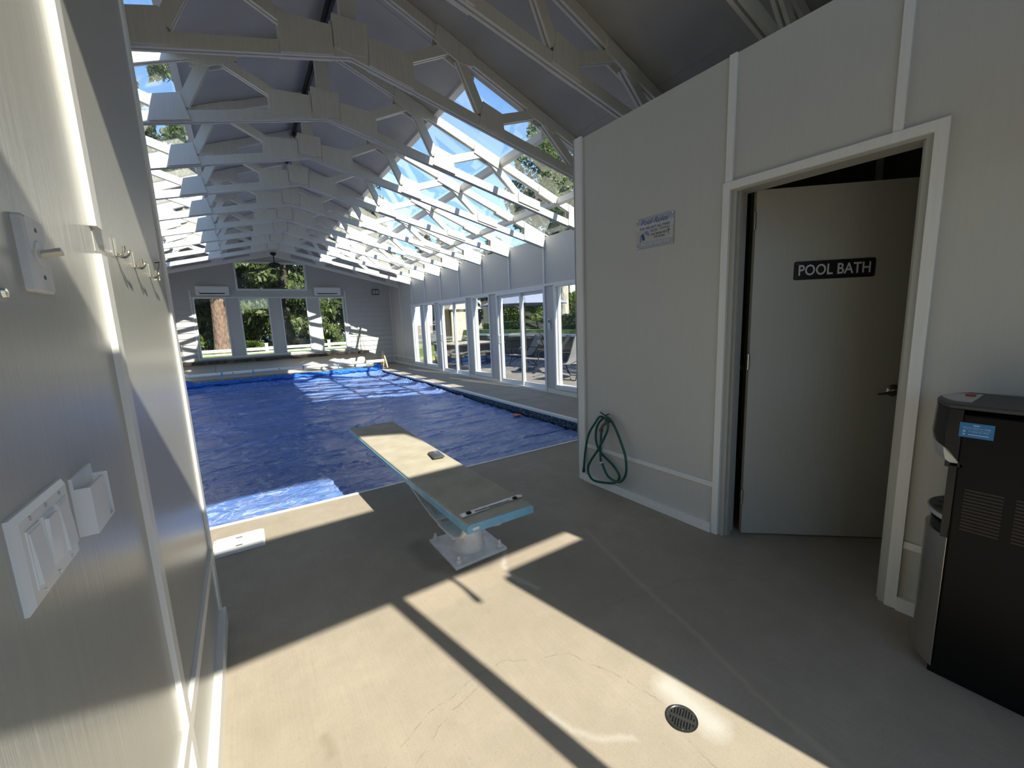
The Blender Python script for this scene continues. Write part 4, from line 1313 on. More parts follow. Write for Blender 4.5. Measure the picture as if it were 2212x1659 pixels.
# hose on its tap
HP = [(2.284, 0.517), (2.29, 0.427), (2.295, 0.337), (2.292, 0.248), (2.281, 0.215), (2.258, 0.171), (2.219, 0.129), (2.153, 0.114), (2.094, 0.128), (2.052, 0.184), (2.039, 0.252), (2.052, 0.354), (2.094, 0.449), (2.141, 0.536), (2.184, 0.592), (2.227, 0.618), (2.255, 0.612),
      (2.215, 0.60), (2.195, 0.564), (2.206, 0.511), (2.251, 0.427), (2.309, 0.333), (2.382, 0.233), (2.418, 0.158), (2.405, 0.096), (2.342, 0.065), (2.219, 0.072), (2.147, 0.107), (2.12, 0.146), (2.134, 0.186), (2.196, 0.238), (2.281, 0.282), (2.338, 0.326), (2.37, 0.409), (2.36, 0.502), (2.324, 0.566), (2.284, 0.603),
      (2.300, 0.612), (2.348, 0.553), (2.421, 0.444), (2.461, 0.296), (2.486, 0.11)]
n1 = 17
dep = []
for i in range(len(HP)):
    if i < n1: dep.append(0.055 if i < 4 else 0.045)
    elif i < 37: dep.append(0.075 if i < 26 else 0.03)
    else: dep.append(0.06)
hs = bath_thing('garden_hose', 'green rubber hose looped over the wall tap', 'hose', 2.25, 0.0)
hpts = [(-d - 0.004, y - 2.25, z) for (y, z), d in zip(HP, dep)]
MB().tube(catmull(hpts, 5), 0.0095, 10).build('tube', 'hose', hs, True)
MB().tube([(-0.055, 2.2925 - 2.25, 0.24), (-0.055, 2.288 - 2.25, 0.227)], 0.0125, 12).build('collar', 'white_plastic', hs, True)
MB().tube([(-0.055, 2.288 - 2.25, 0.227), (-0.055, 2.284 - 2.25, 0.217)], 0.0122, 12).build('collar_band', 'sticker', hs, True)
MB().tube([(-0.064, 2.484 - 2.25, 0.13), (-0.064, 2.487 - 2.25, 0.095)], 0.012, 10).build('end_fitting', 'hose_end', hs, True)
tp = bath_thing('wall_tap', 'weathered brass tap with winged handle holding the green hose', 'tap', 2.25, 0.0)
MB().tube(catmull([(-0.001, -0.005, 0.575), (-0.03, 0.0, 0.572), (-0.05, 0.02, 0.55), (-0.058, 0.034, 0.52), (-0.059, 0.036, 0.495)], 4), 0.0125, 10).build('body', 'rust_brass', tp, True)
MB().tube([(-0.059, 0.036, 0.515), (-0.059, 0.036, 0.492)], 0.016, 8).build('nut', 'rust_brass', tp)
MB().tube([(-0.03, 0.0, 0.575), (-0.045, 0.005, 0.632)], 0.008, 8).build('stem', 'rust_brass', tp, True)
for s in (-1, 1):
    MB().tube([(-0.046, 0.005, 0.628), (-0.05, 0.005 + s * 0.028, 0.642), (-0.05, 0.005 + s * 0.048, 0.651)], [0.006, 0.005, 0.0035], 8).build('handle_wing', 'hose_end', tp, True)

# water cooler
CX0, CX1 = 2.05, 2.365
wc = thing('water_cooler', 'tall black water cooler with silver lower door and blue sticker', 'water cooler', ((CX0 + CX1) / 2, 0.15, 0))
def WC(x, y): return (x - (CX0 + CX1) / 2, y - 0.15)
def bow(y_edge, y_mid, k=10, inset=0.0):
    pts = []
    for i in range(k + 1):
        t = i / k
        x = CX0 + inset + (CX1 - CX0 - 2 * inset) * t
        pts.append(WC(x, y_edge + (y_mid - y_edge) * (1 - (2 * t - 1) ** 2)))
    return pts
b0, b1 = WC(CX0, -0.06), WC(CX1, -0.06)
MB().prism([b0, b1, WC(CX1, 0.297), WC(CX0, 0.297)], 2, 0.03, 1.02).build('body', 'black_matte', wc, bevel=0.006)
MB().prism([WC(CX0 + 0.02, -0.04), WC(CX1 - 0.02, -0.04), WC(CX1 - 0.02, 0.31), WC(CX0 + 0.02, 0.31)], 2, 0.0, 0.03).build('plinth', 'black_matte', wc)
MB().prism(bow(0.298, 0.37) + [WC(CX1, 0.298), ][:0] , 2, 0.93, 1.03).build('front_hood', 'black_gloss', wc) if False else None
hood = MB()
# hood: bowed front that sweeps back towards the dispensing recess
lv_ = [(1.035, 0.362, 0.39), (0.93, 0.365, 0.395), (0.90, 0.362, 0.39), (0.875, 0.345, 0.37), (0.85, 0.325, 0.345), (0.83, 0.312, 0.32)]
vs_, fs = [], []
for (z, ye, ym) in lv_:
    fpts = bow(ye - 0.03, ym, 12)
    vs_ += [(x, y, z) for x, y in fpts] + [(*WC(CX1, 0.297), z), (*WC(CX0, 0.297), z)]
nn = 15
for i in range(len(lv_) - 1):
    for k in range(nn):
        l = (k + 1) % nn
        fs.append((i * nn + k, (i + 1) * nn + k, (i + 1) * nn + l, i * nn + l))
fs.append(tuple(range(nn))); fs.append(tuple((len(lv_) - 1) * nn + k for k in range(nn - 1, -1, -1)))
hood.add(vs_, fs[:len(fs) - 2] + [fs[-2], fs[-1]]).build('front_hood', 'black_gloss', wc, True)
sp = MB()
vs_, fs = [], []
lv2 = [(0.925, 0.366, 0.388), (0.875, 0.364, 0.386), (0.846, 0.358, 0.378), (0.836, 0.345, 0.362)]
for (z, ye, ym) in lv2:
    fpts = bow(ye - 0.026, ym + 0.003, 12, 0.02)
    vs_ += [(x, y, z) for x, y in fpts] + [(*WC(CX1 - 0.02, 0.298), z), (*WC(CX0 + 0.02, 0.298), z)]
for i in range(len(lv2) - 1):
    for k in range(nn):
        l = (k + 1) % nn
        fs.append((i * nn + k, (i + 1) * nn + k, (i + 1) * nn + l, i * nn + l))
fs.append(tuple(range(nn))); fs.append(tuple((len(lv2) - 1) * nn + k for k in range(nn - 1, -1, -1)))
sp.add(vs_, fs).build('spout_shroud', 'silver', wc, True)
MB().prism([WC(CX0, 0.297), WC(CX1, 0.297), WC(CX1, 0.318), WC(CX0, 0.318)], 2, 0.56, 0.83).build('recess_panel', 'black_gloss', wc)
for x in (2.13, 2.2075, 2.285):
    MB().tube([(*WC(x, 0.33), 0.83), (*WC(x, 0.33), 0.805)], 0.011, 10).build('spout', 'dark_grey', wc, True)
MB().prism(bow(0.318, 0.385, 12, 0.02) + [WC(CX1 - 0.02, 0.318), WC(CX0 + 0.02, 0.318)], 2, 0.615, 0.632).build('drip_tray', 'silver', wc)
MB().prism(bow(0.318, 0.380, 12, 0.03) + [WC(CX1 - 0.03, 0.318), WC(CX0 + 0.03, 0.318)], 2, 0.632, 0.637).build('tray_grille', 'dark_grey', wc)
for x in (2.15, 2.2075, 2.265):
    MB().tube([(*WC(x, 0.345), 0.6372), (*WC(x, 0.345), 0.6382)], 0.012, 12).build('tray_hole', 'black_matte', wc)
MB().prism(bow(0.300, 0.372) + [WC(CX1, 0.2985), WC(CX0, 0.2985)], 2, 0.56, 0.598).build('tray_bezel', 'black_gloss', wc)
MB().prism(bow(0.300, 0.385) + [WC(CX1, 0.2985), WC(CX0, 0.2985)], 2, 0.035, 0.56).build('lower_door', 'steel_door', wc, True)
top = MB()
tp_ = bow(0.335, 0.39)
top.prism([b0, b1] + tp_[::-1], 2, 1.035, 1.052).build('top_cover', 'dark_grey', wc, bevel=0.006)
MB().prism(bow(0.33, 0.380, 8, 0.06) + [WC(CX1 - 0.06, 0.29), WC(CX0 + 0.06, 0.29)], 2, 1.052, 1.0555).build('control_panel', 'silver', wc)
MB().lathe([(0.014, 1.0555), (0.014, 1.060), (0.004, 1.062)], (*WC(2.25, 0.315), 0), 14).build('button', 'red', wc, True)
for ci, (ya_, yb_) in enumerate(((0.182, 0.272), (0.066, 0.156))):
    for r in range(13):
        z = 0.605 + r * 0.0122
        B(CX0 - (CX0 + CX1) / 2 - 0.0012, CX0 - (CX0 + CX1) / 2 + 0.001, ya_ - 0.15, yb_ - 0.15, z, z + 0.0062).build('vent_slot', 'black_gloss', wc)
skr = thing('cooler_sticker', 'blue service sticker on the side of the black water cooler', 'sticker', (CX0 - 0.0005, 0.263, 0.941))
B(-0.0012, 0, -0.04, 0.04, 0, 0.051).build('paper', 'sticker', skr)
def stk(body, u, v, w, h):
    text_mesh('lettering', body, 'sticker_print', skr, (-0.0013, 0.04 - u, v), (0, -1, 0), (0, 0, 1), w, h, 0, 0.0004, 0.006)
stk("We're Here to Help", 0.008, 0.030, 0.064, 0.0075)
stk('+1 (844) 257-4950', 0.022, 0.018, 0.046, 0.006)
for (u, v, w, h) in ((0.032, 0.041, 0.014, 0.004), (0.022, 0.009, 0.047, 0.003), (0.009, 0.018, 0.006, 0.006), (0.009, 0.008, 0.006, 0.005), (0.008, 0.0275, 0.064, 0.0006)):
    B(-0.0016, -0.0012, 0.04 - u - w, 0.04 - u, v, v + h).build('print_mark', 'sticker_print', skr)

# ================================================================== ENTRY WALL THINGS (x = -0.24, facing +x)
WX = -0.24
sw = thing('switch_plate', 'white three gang rocker switch plate on the grey entry wall', 'switch', (WX, 0.738, 1.090))
MB().prism([(-0.081, 0), (0.081, 0), (0.081, 0.115), (-0.081, 0.115)], 0, 0.0, 0.004).build('plate_back', 'white_plastic', sw)
vs_ = [(0.004, -0.081, 0), (0.004, 0.081, 0), (0.004, 0.081, 0.115), (0.004, -0.081, 0.115), (0.009, -0.074, 0.007), (0.009, 0.074, 0.007), (0.009, 0.074, 0.108), (0.009, -0.074, 0.108)]
MB().add(vs_, [(0, 1, 5, 4), (1, 2, 6, 5), (2, 3, 7, 6), (3, 0, 4, 7), (4, 5, 6, 7), (3, 2, 1, 0)]).build('plate', 'white_plastic', sw)
for k in range(3):
    y = (k - 1) * 0.046
    B(0.009, 0.0105, y - 0.0185, y + 0.0185, 0.022, 0.094).build('bezel', 'white_plastic', sw)
    up = k == 1
    a, c_ = (0.0145, 0.0115) if k != 1 else (0.0115, 0.0145)
    MB().prism([(0.0105, 0.026), (a, 0.026), (0.0135, 0.058), (c_, 0.090), (0.0105, 0.090)], 1, y - 0.0155, y + 0.0155).build('rocker', 'white_plastic', sw)
    for z in (0.012, 0.104):
        MB().tube([(0.009, y, z), (0.0102, y, z)], 0.0028, 8).build('screw', 'chrome', sw)
rc = thing('remote_cradle', 'empty white plastic remote cradle beside the three gang switch', 'cradle', (WX, 0.905, 1.100))
B(0.0, 0.004, -0.05, 0.045, 0, 0.092).build('back', 'white_plastic', rc)
B(0.004, 0.022, -0.05, 0.045, 0, 0.004).build('bottom', 'white_plastic', rc)
B(0.004, 0.022, -0.05, -0.046, 0.004, 0.075).build('side', 'white_plastic', rc)
B(0.004, 0.022, 0.041, 0.045, 0.004, 0.075).build('side', 'white_plastic', rc)
B(0.018, 0.022, -0.046, 0.02, 0.004, 0.075).build('front', 'white_plastic', rc)
ts = thing('toggle_switch', 'old scuffed metal toggle switch plate above the white switches', 'switch', (WX, 0.888, 1.468))
MB().cbox(-0.035, 0.035, -0.0525, 0.0525, 0, 0.012, 0.003).xf(Matrix.Translation((0, 0, 0.0525)) @ Matrix(((0, 0, 1, 0), (1, 0, 0, 0), (0, 1, 0, 0), (0, 0, 0, 1)))).build('plate', 'white_metal', ts)
MB().lathe([(0.019, 0.0115), (0.019, 0.0135), (0.016, 0.014)], seg=20, mat=Matrix.Translation((0, 0, 0.055)) @ Matrix.Rotation(math.radians(90), 4, 'Y')).build('boss', 'white_metal', ts, True)
MB().tube([(0.013, 0, 0.055), (0.035, 0, 0.060)], [0.005, 0.006], 8).build('toggle', 'nickel', ts, True)
for z in (0.022, 0.088):
    MB().tube([(0.0118, 0, z), (0.0128, 0, z)], 0.003, 8).build('screw', 'dark_metal', ts)
bxo = thing('wall_box', 'grey painted box with one screw at the edge of the entry wall', 'box', (WX, 0.60, 1.443))
B(0, 0.028, -0.095, 0.102, 0, 0.10).build('cover', 'wall_gloss', bxo, bevel=0.004)
MB().lathe([(0.006, 0), (0.005, 0.003), (0.001, 0.004)], seg=10, mat=Matrix.Translation((0.028, 0.092, 0.010)) @ Matrix.Rotation(math.radians(90), 4, 'Y')).build('screw', 'nickel', bxo, True)
hk_lab = ['double coat hook on the entry wall, closest to the white batten', 'middle double coat hook of the three on the entry wall', 'double coat hook on the entry wall, closest to the wall end']
hk0 = None
for i, y in enumerate((1.445, 1.665, 1.92)):
    if hk0 is None:
        hk0 = thing('coat_hook', hk_lab[0], 'hook', (WX, y, 1.604), group='double coat hooks on the entry wall')
        MB().prism([(-0.006, -0.002), (0.006, -0.002), (0.006, 0.038), (0.003, 0.044), (-0.003, 0.044), (-0.006, 0.038)], 0, 0, 0.005).build('back_plate', 'nickel', hk0, bevel=0.001)
        for s in (-1, 1):
            MB().tube(catmull([(0.003, 0, 0.004), (0.009, s * 0.008, -0.002), (0.016, s * 0.018, -0.001), (0.021, s * 0.026, 0.006), (0.023, s * 0.030, 0.013), (0.0225, s * 0.031, 0.019)], 5), [0.003] * 20 + [0.0035] * 5 + [0.0045], 8).build('prong', 'nickel', hk0, True)
    else:
        h2 = dup(hk0)
        h2.location = (WX, y, 1.604)
        h2['label'] = hk_lab[i]
ky = thing('hanging_key', 'small pale key hanging from a nail beside the coat hooks', 'key', (WX, 2.10, 1.60))
MB().tube([(0.0, 0, 0.075), (0.014, 0, 0.078)], 0.0018, 6).build('nail', 'dark_metal', ky)
MB().tube([(0.012, 0, 0.078), (0.010, 0.002, 0.065), (0.008, 0, 0.052)], 0.001, 6).build('loop', 'dark_metal', ky)
MB().lathe([(0.010, -0.0015), (0.011, 0), (0.010, 0.0015)], seg=14, mat=Matrix.Translation((0.006, 0, 0.044)) @ Matrix.Rotation(math.radians(90), 4, 'Y')).build('bow', 'silver', ky, True)
MB().prism([(-0.004, 0.036), (0.004, 0.036), (0.004, 0.012), (0.001, 0.008), (-0.003, 0.010), (-0.002, 0.016), (-0.004, 0.020), (-0.002, 0.025)], 0, 0.005, 0.0075).build('blade', 'nickel', ky)

# ================================================================== OUTSIDE
def leaf_cloud(name, mat, centers, size, parent, seed, droop=0.0, elong=1.0):
    """one crown: thousands of small leaf blades, each a bent quad"""
    r = np.random.RandomState(seed)
    n = len(centers)
    d = r.normal(size=(n, 3))
    d[:, 2] -= droop * 1.5
    d /= np.linalg.norm(d, axis=1)[:, None]
    e = np.cross(d, r.normal(size=(n, 3)))
    e /= np.linalg.norm(e, axis=1)[:, None] + 1e-9
    s = size * (0.6 + 0.8 * r.rand(n))[:, None]
    a = d * s * elong
    b_ = e * s * 0.42
    co = np.stack([centers - a * 0.5, centers + b_ - a * 0.05, centers + a * 0.5, centers - b_ - a * 0.05], 1).reshape(-1, 3)
    q = np.arange(n * 4).reshape(-1, 4)
    me = bpy.data.meshes.new(name)
    me.vertices.add(len(co)); me.loops.add(q.size); me.polygons.add(len(q))
    me.vertices.foreach_set('co', co.ravel())
    me.loops.foreach_set('vertex_index', q.ravel().astype(np.int32))
    me.polygons.foreach_set('loop_start', np.arange(0, q.size, 4, dtype=np.int32))
    me.polygons.foreach_set('loop_total', np.full(len(q), 4, dtype=np.int32))
    me.update(calc_edges=True)
    me.materials.append(M[mat])
    return link(bpy.data.objects.new(name, me), parent)

def conifer(loc, h, rad, label, seed, n=9000, base=1.0, trunk=0.22, tmat='bark_dark'):
    t = thing('conifer_tree', label, 'tree', loc, group='conifers behind the far gable')
    r = np.random.RandomState(seed)
    MB().tube([(0, 0, -0.1), (0.02, 0.03, h * 0.4), (0, 0, h)], [trunk, trunk * 0.7, 0.03], 10).build('trunk', tmat, t, True)
    pts = []
    nb = int(h * 11)
    per = n * 3 // nb
    for i in range(nb):
        z = base + (h - base) * (i / nb) ** 0.9
        L = rad * (1 - (z - base) / (h - base + 0.3)) ** 0.8 * (0.7 + 0.5 * r.rand())
        a = r.rand() * 2 * math.pi
        u = np.sqrt(r.rand(per))
        sd = (r.rand(per) - 0.5) * 0.55 * L * u
        dn_ = -0.28 * L * u ** 2 - np.abs(r.normal(size=per)) * 0.22
        x = np.cos(a) * L * u - np.sin(a) * sd
        y = np.sin(a) * L * u + np.cos(a) * sd
        pts.append(np.stack([x, y, z + dn_ + 0.1 * L], 1))
    leaf_cloud('foliage', 'conifer', np.concatenate(pts), 0.14, t, seed, 1.0, 2.2)
    for k in range(10):
        a = r.rand() * 6.28; z = base + (h - base) * r.rand() * 0.6; L = rad * (1 - z / h) * 0.9
        MB().tube([(0, 0, z), (math.cos(a) * L * 0.6, math.sin(a) * L * 0.6, z + 0.02), (math.cos(a) * L, math.sin(a) * L, z - 0.25 * L)], [0.05, 0.03, 0.01], 6).build('branch', tmat, t, True)
    return t

def broadleaf(loc, h, rad, label, seed, n=7000, tmat='bark_dark', lmat='leafy', trunk=0.18, clear=0.35, size=0.12, grp='leafy trees beyond the patio'):
    t = thing('leafy_tree', label, 'tree', loc, group=grp)
    r = np.random.RandomState(seed)
    MB().tube([(0, 0, -0.1), (0.05, 0.02, h * clear), (0.0, 0.1, h * 0.75)], [trunk, trunk * 0.75, 0.05], 10).build('trunk', tmat, t, True)
    pts = []
    nbl = 26
    for i in range(nbl):
        c = r.normal(size=3); c /= np.linalg.norm(c)
        c *= rad * r.rand() ** 0.4
        c[2] = c[2] * 0.5 * h * (1 - clear) / rad + h * (clear + (1 - clear) * 0.5)
        k = n * 2 // nbl
        p = r.normal(size=(k, 3)); p /= np.linalg.norm(p, axis=1)[:, None]
        pts.append(c + p * rad * 0.32 * (0.75 + 0.25 * r.rand(k, 1)))
        MB().tube([(0, 0, h * clear), tuple(c * np.array([0.5, 0.5, 1]) - np.array([0, 0, 0.1 * h])), tuple(c)], [0.05, 0.035, 0.012], 5).build('branch', tmat, t, True) if i % 3 == 0 else None
    leaf_cloud('foliage', lmat, np.concatenate(pts), size, t, seed, 0.2, 1.2)
    return t

# ground
yard = group_node('ground_yard')
def terrain(name, mat, pts, z):
    return MB().prism(pts, 2, z - 0.3, z).build(name, mat, yard)
def slope_patch(name, mat, x0, x1, y0, y1, z0, z1):
    return MB().add([(x0, y0, z0), (x1, y0, z0), (x1, y1, z1), (x0, y1, z1), (x0, y0, z0 - 2), (x1, y0, z0 - 2), (x1, y1, z1 - 2), (x0, y1, z1 - 2)],
                    [(0, 1, 2, 3), (7, 6, 5, 4), (4, 5, 1, 0), (5, 6, 2, 1), (6, 7, 3, 2), (7, 4, 0, 3)]).build(name, mat, yard)
slope_patch('lawn_bank', 'grass', -30, 9.3, YF + 0.2, 19.0, 0.10, 0.20)
slope_patch('lawn_bank', 'grass', -30, 30, 19.0, 24.5, 0.20, 0.55)
slope_patch('driveway', 'asphalt', -30, 30, 24.5, 27.0, 0.55, 0.62)
slope_patch('field', 'ground', -60, 60, 27.0, 90, 0.62, 1.2)
slope_patch('patio_slab', 'patio', XR + 0.15, 9.3, 1.0, YF + 0.2, -0.06, -0.06)
slope_patch('lawn_raised', 'grass', 9.5, 60, -30, 19.0, 0.82, 1.05)
slope_patch('side_ground', 'ground', -60, XL - 0.16, -30, YF + 0.2, -0.1, 0.2)
slope_patch('front_ground', 'patio', XL - 0.16, 9.3, -40, YN - 0.22, -0.06, -0.06)
slope_patch('side_strip', 'patio', XR + 0.15, 9.3, YN - 0.22, 1.0, -0.06, -0.06)
rw = thing('retaining_wall', 'low white capped retaining wall at the back of the patio', 'wall', (9.4, 8, -0.06))
for k in range(14):
    y0 = -10 + k * 2.0
    B(-0.1, 0.1, y0 - 8, y0 + 1.99 - 8, 0, 0.86).build('block_panel', 'dark_stone', rw)
    B(-0.16, 0.16, y0 - 8, y0 + 1.99 - 8, 0.86, 0.94).build('cap_stone', 'white_fence', rw)

# white rail fence behind the far windows
fn = thing('rail_fence', 'white two rail fence crossing the lawn behind the far windows', 'fence', (1.0, 22.3, 0.36))
for k in range(-4, 5):
    x = 0.97 + k * 2.7
    B(x - 1.0 - 0.06, x - 1.0 + 0.06, -0.06, 0.06, 0.0, 0.46).build('post', 'white_fence', fn)
    B(x - 1.0 - 0.075, x - 1.0 + 0.075, -0.075, 0.075, 0.46, 0.485).build('post_cap', 'white_fence', fn)
    z1 = 0.19 + 0.016 * k
    for z in (z1, z1 - 0.20):
        B(x - 1.0 + 0.06, x - 1.0 + 2.64, -0.025, 0.025, z, z + 0.125).build('rail', 'white_fence', fn)

# the big trunk and the conifers beyond the far wall
bt_ = thing('big_trunk_tree', 'huge bare red brown tree trunk outside the far window', 'tree', (-0.71, 23.4, 0.45))
MB().tube([(-0.0, 0, -0.2), (0.0, 0, 0.25), (0.03, 0, 1.5), (0.07, 0, 4), (0.1, 0.1, 9), (0.1, 0.2, 15)], [0.50, 0.365, 0.315, 0.29, 0.23, 0.06], 24).build('trunk', 'bark', bt_, True)
r = np.random.RandomState(77)
pp = []
for k in range(50):
    a = r.rand() * 6.28; z = 3.6 + 10.5 * r.rand(); L = 2.6 * (1 - (z - 3) / 13) + 0.4
    u = np.sqrt(r.rand(420)); sd = (r.rand(420) - 0.5) * 0.5 * L * u
    pp.append(np.stack([np.cos(a) * L * u - np.sin(a) * sd, np.sin(a) * L * u + np.cos(a) * sd, z - 0.35 * L * u ** 2 - np.abs(r.normal(size=420)) * 0.2], 1))
leaf_cloud('foliage', 'conifer', np.concatenate(pp), 0.14, bt_, 78, 1.0, 2.2)
conifer((2.1, 23.6, 0.45), 15, 2.5, 'drooping sunlit conifer in front of the middle far windows', 11, 16000, 0.9)
conifer((-4.9, 25.2, 0.5), 17, 3.0, 'tall dark conifer behind the big bare trunk', 12, 12000, 0.6)
conifer((5.6, 23.6, 0.5), 15, 2.5, 'tall conifer behind the window nearest the wall lamp', 13, 10000, 2.0)
conifer((0.2, 28, 0.6), 19, 3.4, 'tallest conifer rising in the middle behind the gable window', 14, 14000, 0.6)
conifer((-12.0, 29.0, 0.6), 18, 3.2, 'tall conifer furthest to the side of the skylights', 15, 10000, 1.0)
conifer((7.6, 30, 0.6), 14, 3.0, 'conifer beyond the driveway past the far corner', 16, 8000, 1.0)
conifer((-4.5, 38.5, 0.7), 20, 3.6, 'distant conifer filling the gap above the driveway', 17, 9000, 0.8)
conifer((5.0, 39.0, 0.7), 18, 3.6, 'distant conifer between the two nearer ones', 18, 9000, 0.8)
# shrubs under the conifers
def shrub(loc, rad, h, label, seed, mat='leafy', n=2600):
    t = thing('garden_shrub', label, 'shrub', loc, group='shrubs round the lawn')
    r = np.random.RandomState(seed)
    p = r.normal(size=(n, 3)); p /= np.linalg.norm(p, axis=1)[:, None]
    p *= (0.55 + 0.45 * r.rand(n, 1))
    p *= np.array([rad, rad, h / 2]); p[:, 2] += h / 2
    leaf_cloud('foliage', mat, p, 0.12, t, seed, 0, 1.1)
    MB().tube([(0, 0, 0), (0.02, 0, h * 0.4)], [0.04, 0.02], 6).build('stem', 'bark_dark', t, True)
shrub((0.35, 23.2, 0.42), 0.6, 0.55, 'low shrub under the conifers behind the second far window', 41)
shrub((-2.1, 23.2, 0.42), 0.7, 1.2, 'round shrub beside the foot of the big trunk', 42)
shrub((3.9, 23.0, 0.40), 0.6, 0.8, 'low shrub by the fence behind the last far window', 43)
car = thing('parked_car', 'pale parked car seen between the conifers', 'car', (3.1, 25.8, 0.57))
MB().prism([(-1.1, 0.25), (1.1, 0.25), (1.1, 0.75), (0.75, 0.85), (0.45, 1.3), (-0.6, 1.3), (-1.0, 0.85), (-1.1, 0.8)], 1, -0.8, 0.8).build('body', 'white_fence', car, bevel=0.05)
MB().prism([(-0.62, 0.9), (0.55, 0.9), (0.36, 1.24), (-0.52, 1.24)], 1, -0.805, 0.805).build('side_glass', 'phone_glass', car)
for x in (-0.7, 0.7):
    for y in (-0.78, 0.6):
        MB().tube([(x, y, 0.3), (x, y + 0.18, 0.3)], 0.3, 16).build('wheel', 'black_matte', car, True)

for i, (x, y, rr, hh, lb) in enumerate(((-5.5, 30.5, 1.9, 3.4, 'big rounded evergreen shrub far behind the big trunk'), (-0.4, 31.5, 2.1, 3.6, 'big rounded evergreen shrub closing the view in the second far window'), (2.9, 31.0, 1.9, 3.2, 'big rounded evergreen shrub closing the view in the third far window'), (6.6, 26.6, 1.6, 3.0, 'big rounded evergreen shrub closing the view in the last far window'), (-2.6, 27.6, 1.4, 2.6, 'big rounded evergreen shrub between the trunk and the field'))):
    shrub((x, y, 0.6), rr, hh, lb, 141 + i, 'conifer', 9000)
# patio side
def hedge(x0, x1, y0, y1, z0, z1, label, seed, n=9000):
    t = thing('hedge', label, 'hedge', ((x0 + x1) / 2, (y0 + y1) / 2, z0), group='clipped hedges above the retaining wall')
    r = np.random.RandomState(seed)
    p = r.rand(n, 3)
    f = r.randint(0, 4, n)
    p[f == 0, 2] = 1 - 0.03 * r.rand((f == 0).sum())
    p[f == 1, 0] = 0.08 * r.rand((f == 1).sum())
    p[f == 2, 1] = 0.03 * r.rand((f == 2).sum())
    p = (p - np.array([0.5, 0.5, 0])) * np.array([x1 - x0, y1 - y0, z1 - z0])
    leaf_cloud('foliage', 'hedge', p, 0.10, t, seed, 0, 1.0)
    B(-(x1 - x0) / 2 + 0.12, (x1 - x0) / 2 - 0.12, -(y1 - y0) / 2 + 0.12, (y1 - y0) / 2 - 0.12, 0, z1 - z0 - 0.1).build('inner_twigs', 'bark_dark', t)
hedge(10.2, 11.2, 9.6, 13.2, 0.82, 1.55, 'clipped green hedge seen through the window beside the bath room corner', 51)
hedge(10.4, 11.3, 14.2, 18.4, 0.82, 1.35, 'longer clipped hedge seen through the nearer sliding door', 52)
broadleaf((13.4, 15.6, 0.9), 9.5, 2.2, 'pale barked tree seen through the window nearest the bath room', 61, 9000, 'bark_pale', 'leafy', 0.26, 0.35)
broadleaf((17.5, 20.0, 1.0), 10.0, 2.8, 'leafy tree showing through the lower skylight panes', 62, 10000)
broadleaf((14.0, 23.0, 1.0), 5.2, 2.0, 'leafy tree beyond the lawn behind the tan gazebo', 63, 9000)
broadleaf((10.6, 27.0, 1.1), 5.0, 2.0, 'leafy tree behind the far sliding door', 64, 8000)
broadleaf((11.0, 33.5, 1.1), 5.5, 2.0, 'distant leafy tree beside the beige house', 65, 7000)
broadleaf((22.5, 15.5, 1.0), 7.0, 2.2, 'leafy tree beyond the grey board fence', 66, 7000)
broadleaf((8.9, 21.0, 0.9), 5.0, 1.5, 'dry brown tree outside the farthest sliding door', 67, 6000, 'bark_dark', 'grey_leaf')
for i, (x, y, hh, rr) in enumerate(((11.6, -4.6, 9.5, 2.2), (11.3, 1.0, 9.0, 2.1), (12.6, 6.0, 8.5, 1.9), (17.5, -1.0, 10.0, 2.4))):
    broadleaf((x, y, 0.85), hh, rr, ['shade tree beside the building nearest the entry', 'shade tree beyond the patio near the bath room', 'shade tree over the retaining wall', 'tall shade tree furthest from the patio'][i], 161 + i, 9000, 'bark_dark', 'leafy', 0.22, 0.3, grp='shade trees along the patio')
for i, (x, y, hh, lb) in enumerate(((13.2, 19.0, 2.3, 'tall leafy shrub on the raised lawn behind the hedges'), (15.0, 22.0, 2.6, 'leafy shrub on the raised lawn closest to the beige house'), (12.0, 23.6, 2.2, 'leafy shrub on the raised lawn past the tan gazebo'), (15.4, 16.8, 2.0, 'leafy shrub in front of the grey board fence'))):
    shrub((x, y, 0.85), 1.2, hh, lb, 181 + i, 'leafy', 7000)
bf = thing('board_fence', 'tall grey board fence behind the hedge', 'fence', (17.0, 17.5, 0.95))
for k in range(44):
    y = -6 + k * 0.30
    B(-0.012, 0.012, y, y + 0.285, 0, 1.75 + 0.02 * rnd.random()).build('board', 'fence_wood', bf)
for z in (0.3, 1.4):
    B(0.013, 0.05, -6, 7.2, z, z + 0.09).build('fence_rail', 'fence_wood', bf)
hs_ = thing('beige_house', 'beige stucco house with dark roof beyond the lawn', 'house', (22.0, 31.0, 0.95))
B(-3.2, 3.2, -2.5, 2.5, 0, 2.5).build('walls', 'stucco', hs_)
MB().prism([(-3.6, 2.45), (3.6, 2.45), (0, 4.3)], 1, -2.8, 2.8).build('roof', 'roof_dark', hs_)
for x in (-1.8, 1.4):
    f_ = B(x - 0.6, x + 0.6, -2.54, -2.5, 0.9, 2.0).build('window_frame', 'white_fence', hs_)
    B(x - 0.52, x + 0.52, -2.55, -2.541, 0.97, 1.93).build('window_pane', 'phone_glass', f_)
B(0.1 - 3.25, -3.2, -0.5, 0.5, 0, 2.0).build('door', 'white_fence', hs_)
gz = thing('tan_gazebo', 'small tan canvas gazebo with peaked top past the lawn', 'gazebo', (9.6, 19.6, 0.42))
for sx in (-0.7, 0.7):
    for sy in (-0.7, 0.7):
        MB().tube([(sx, sy, 0), (sx, sy, 1.75)], 0.04, 8).build('post', 'canvas_tan', gz, True)
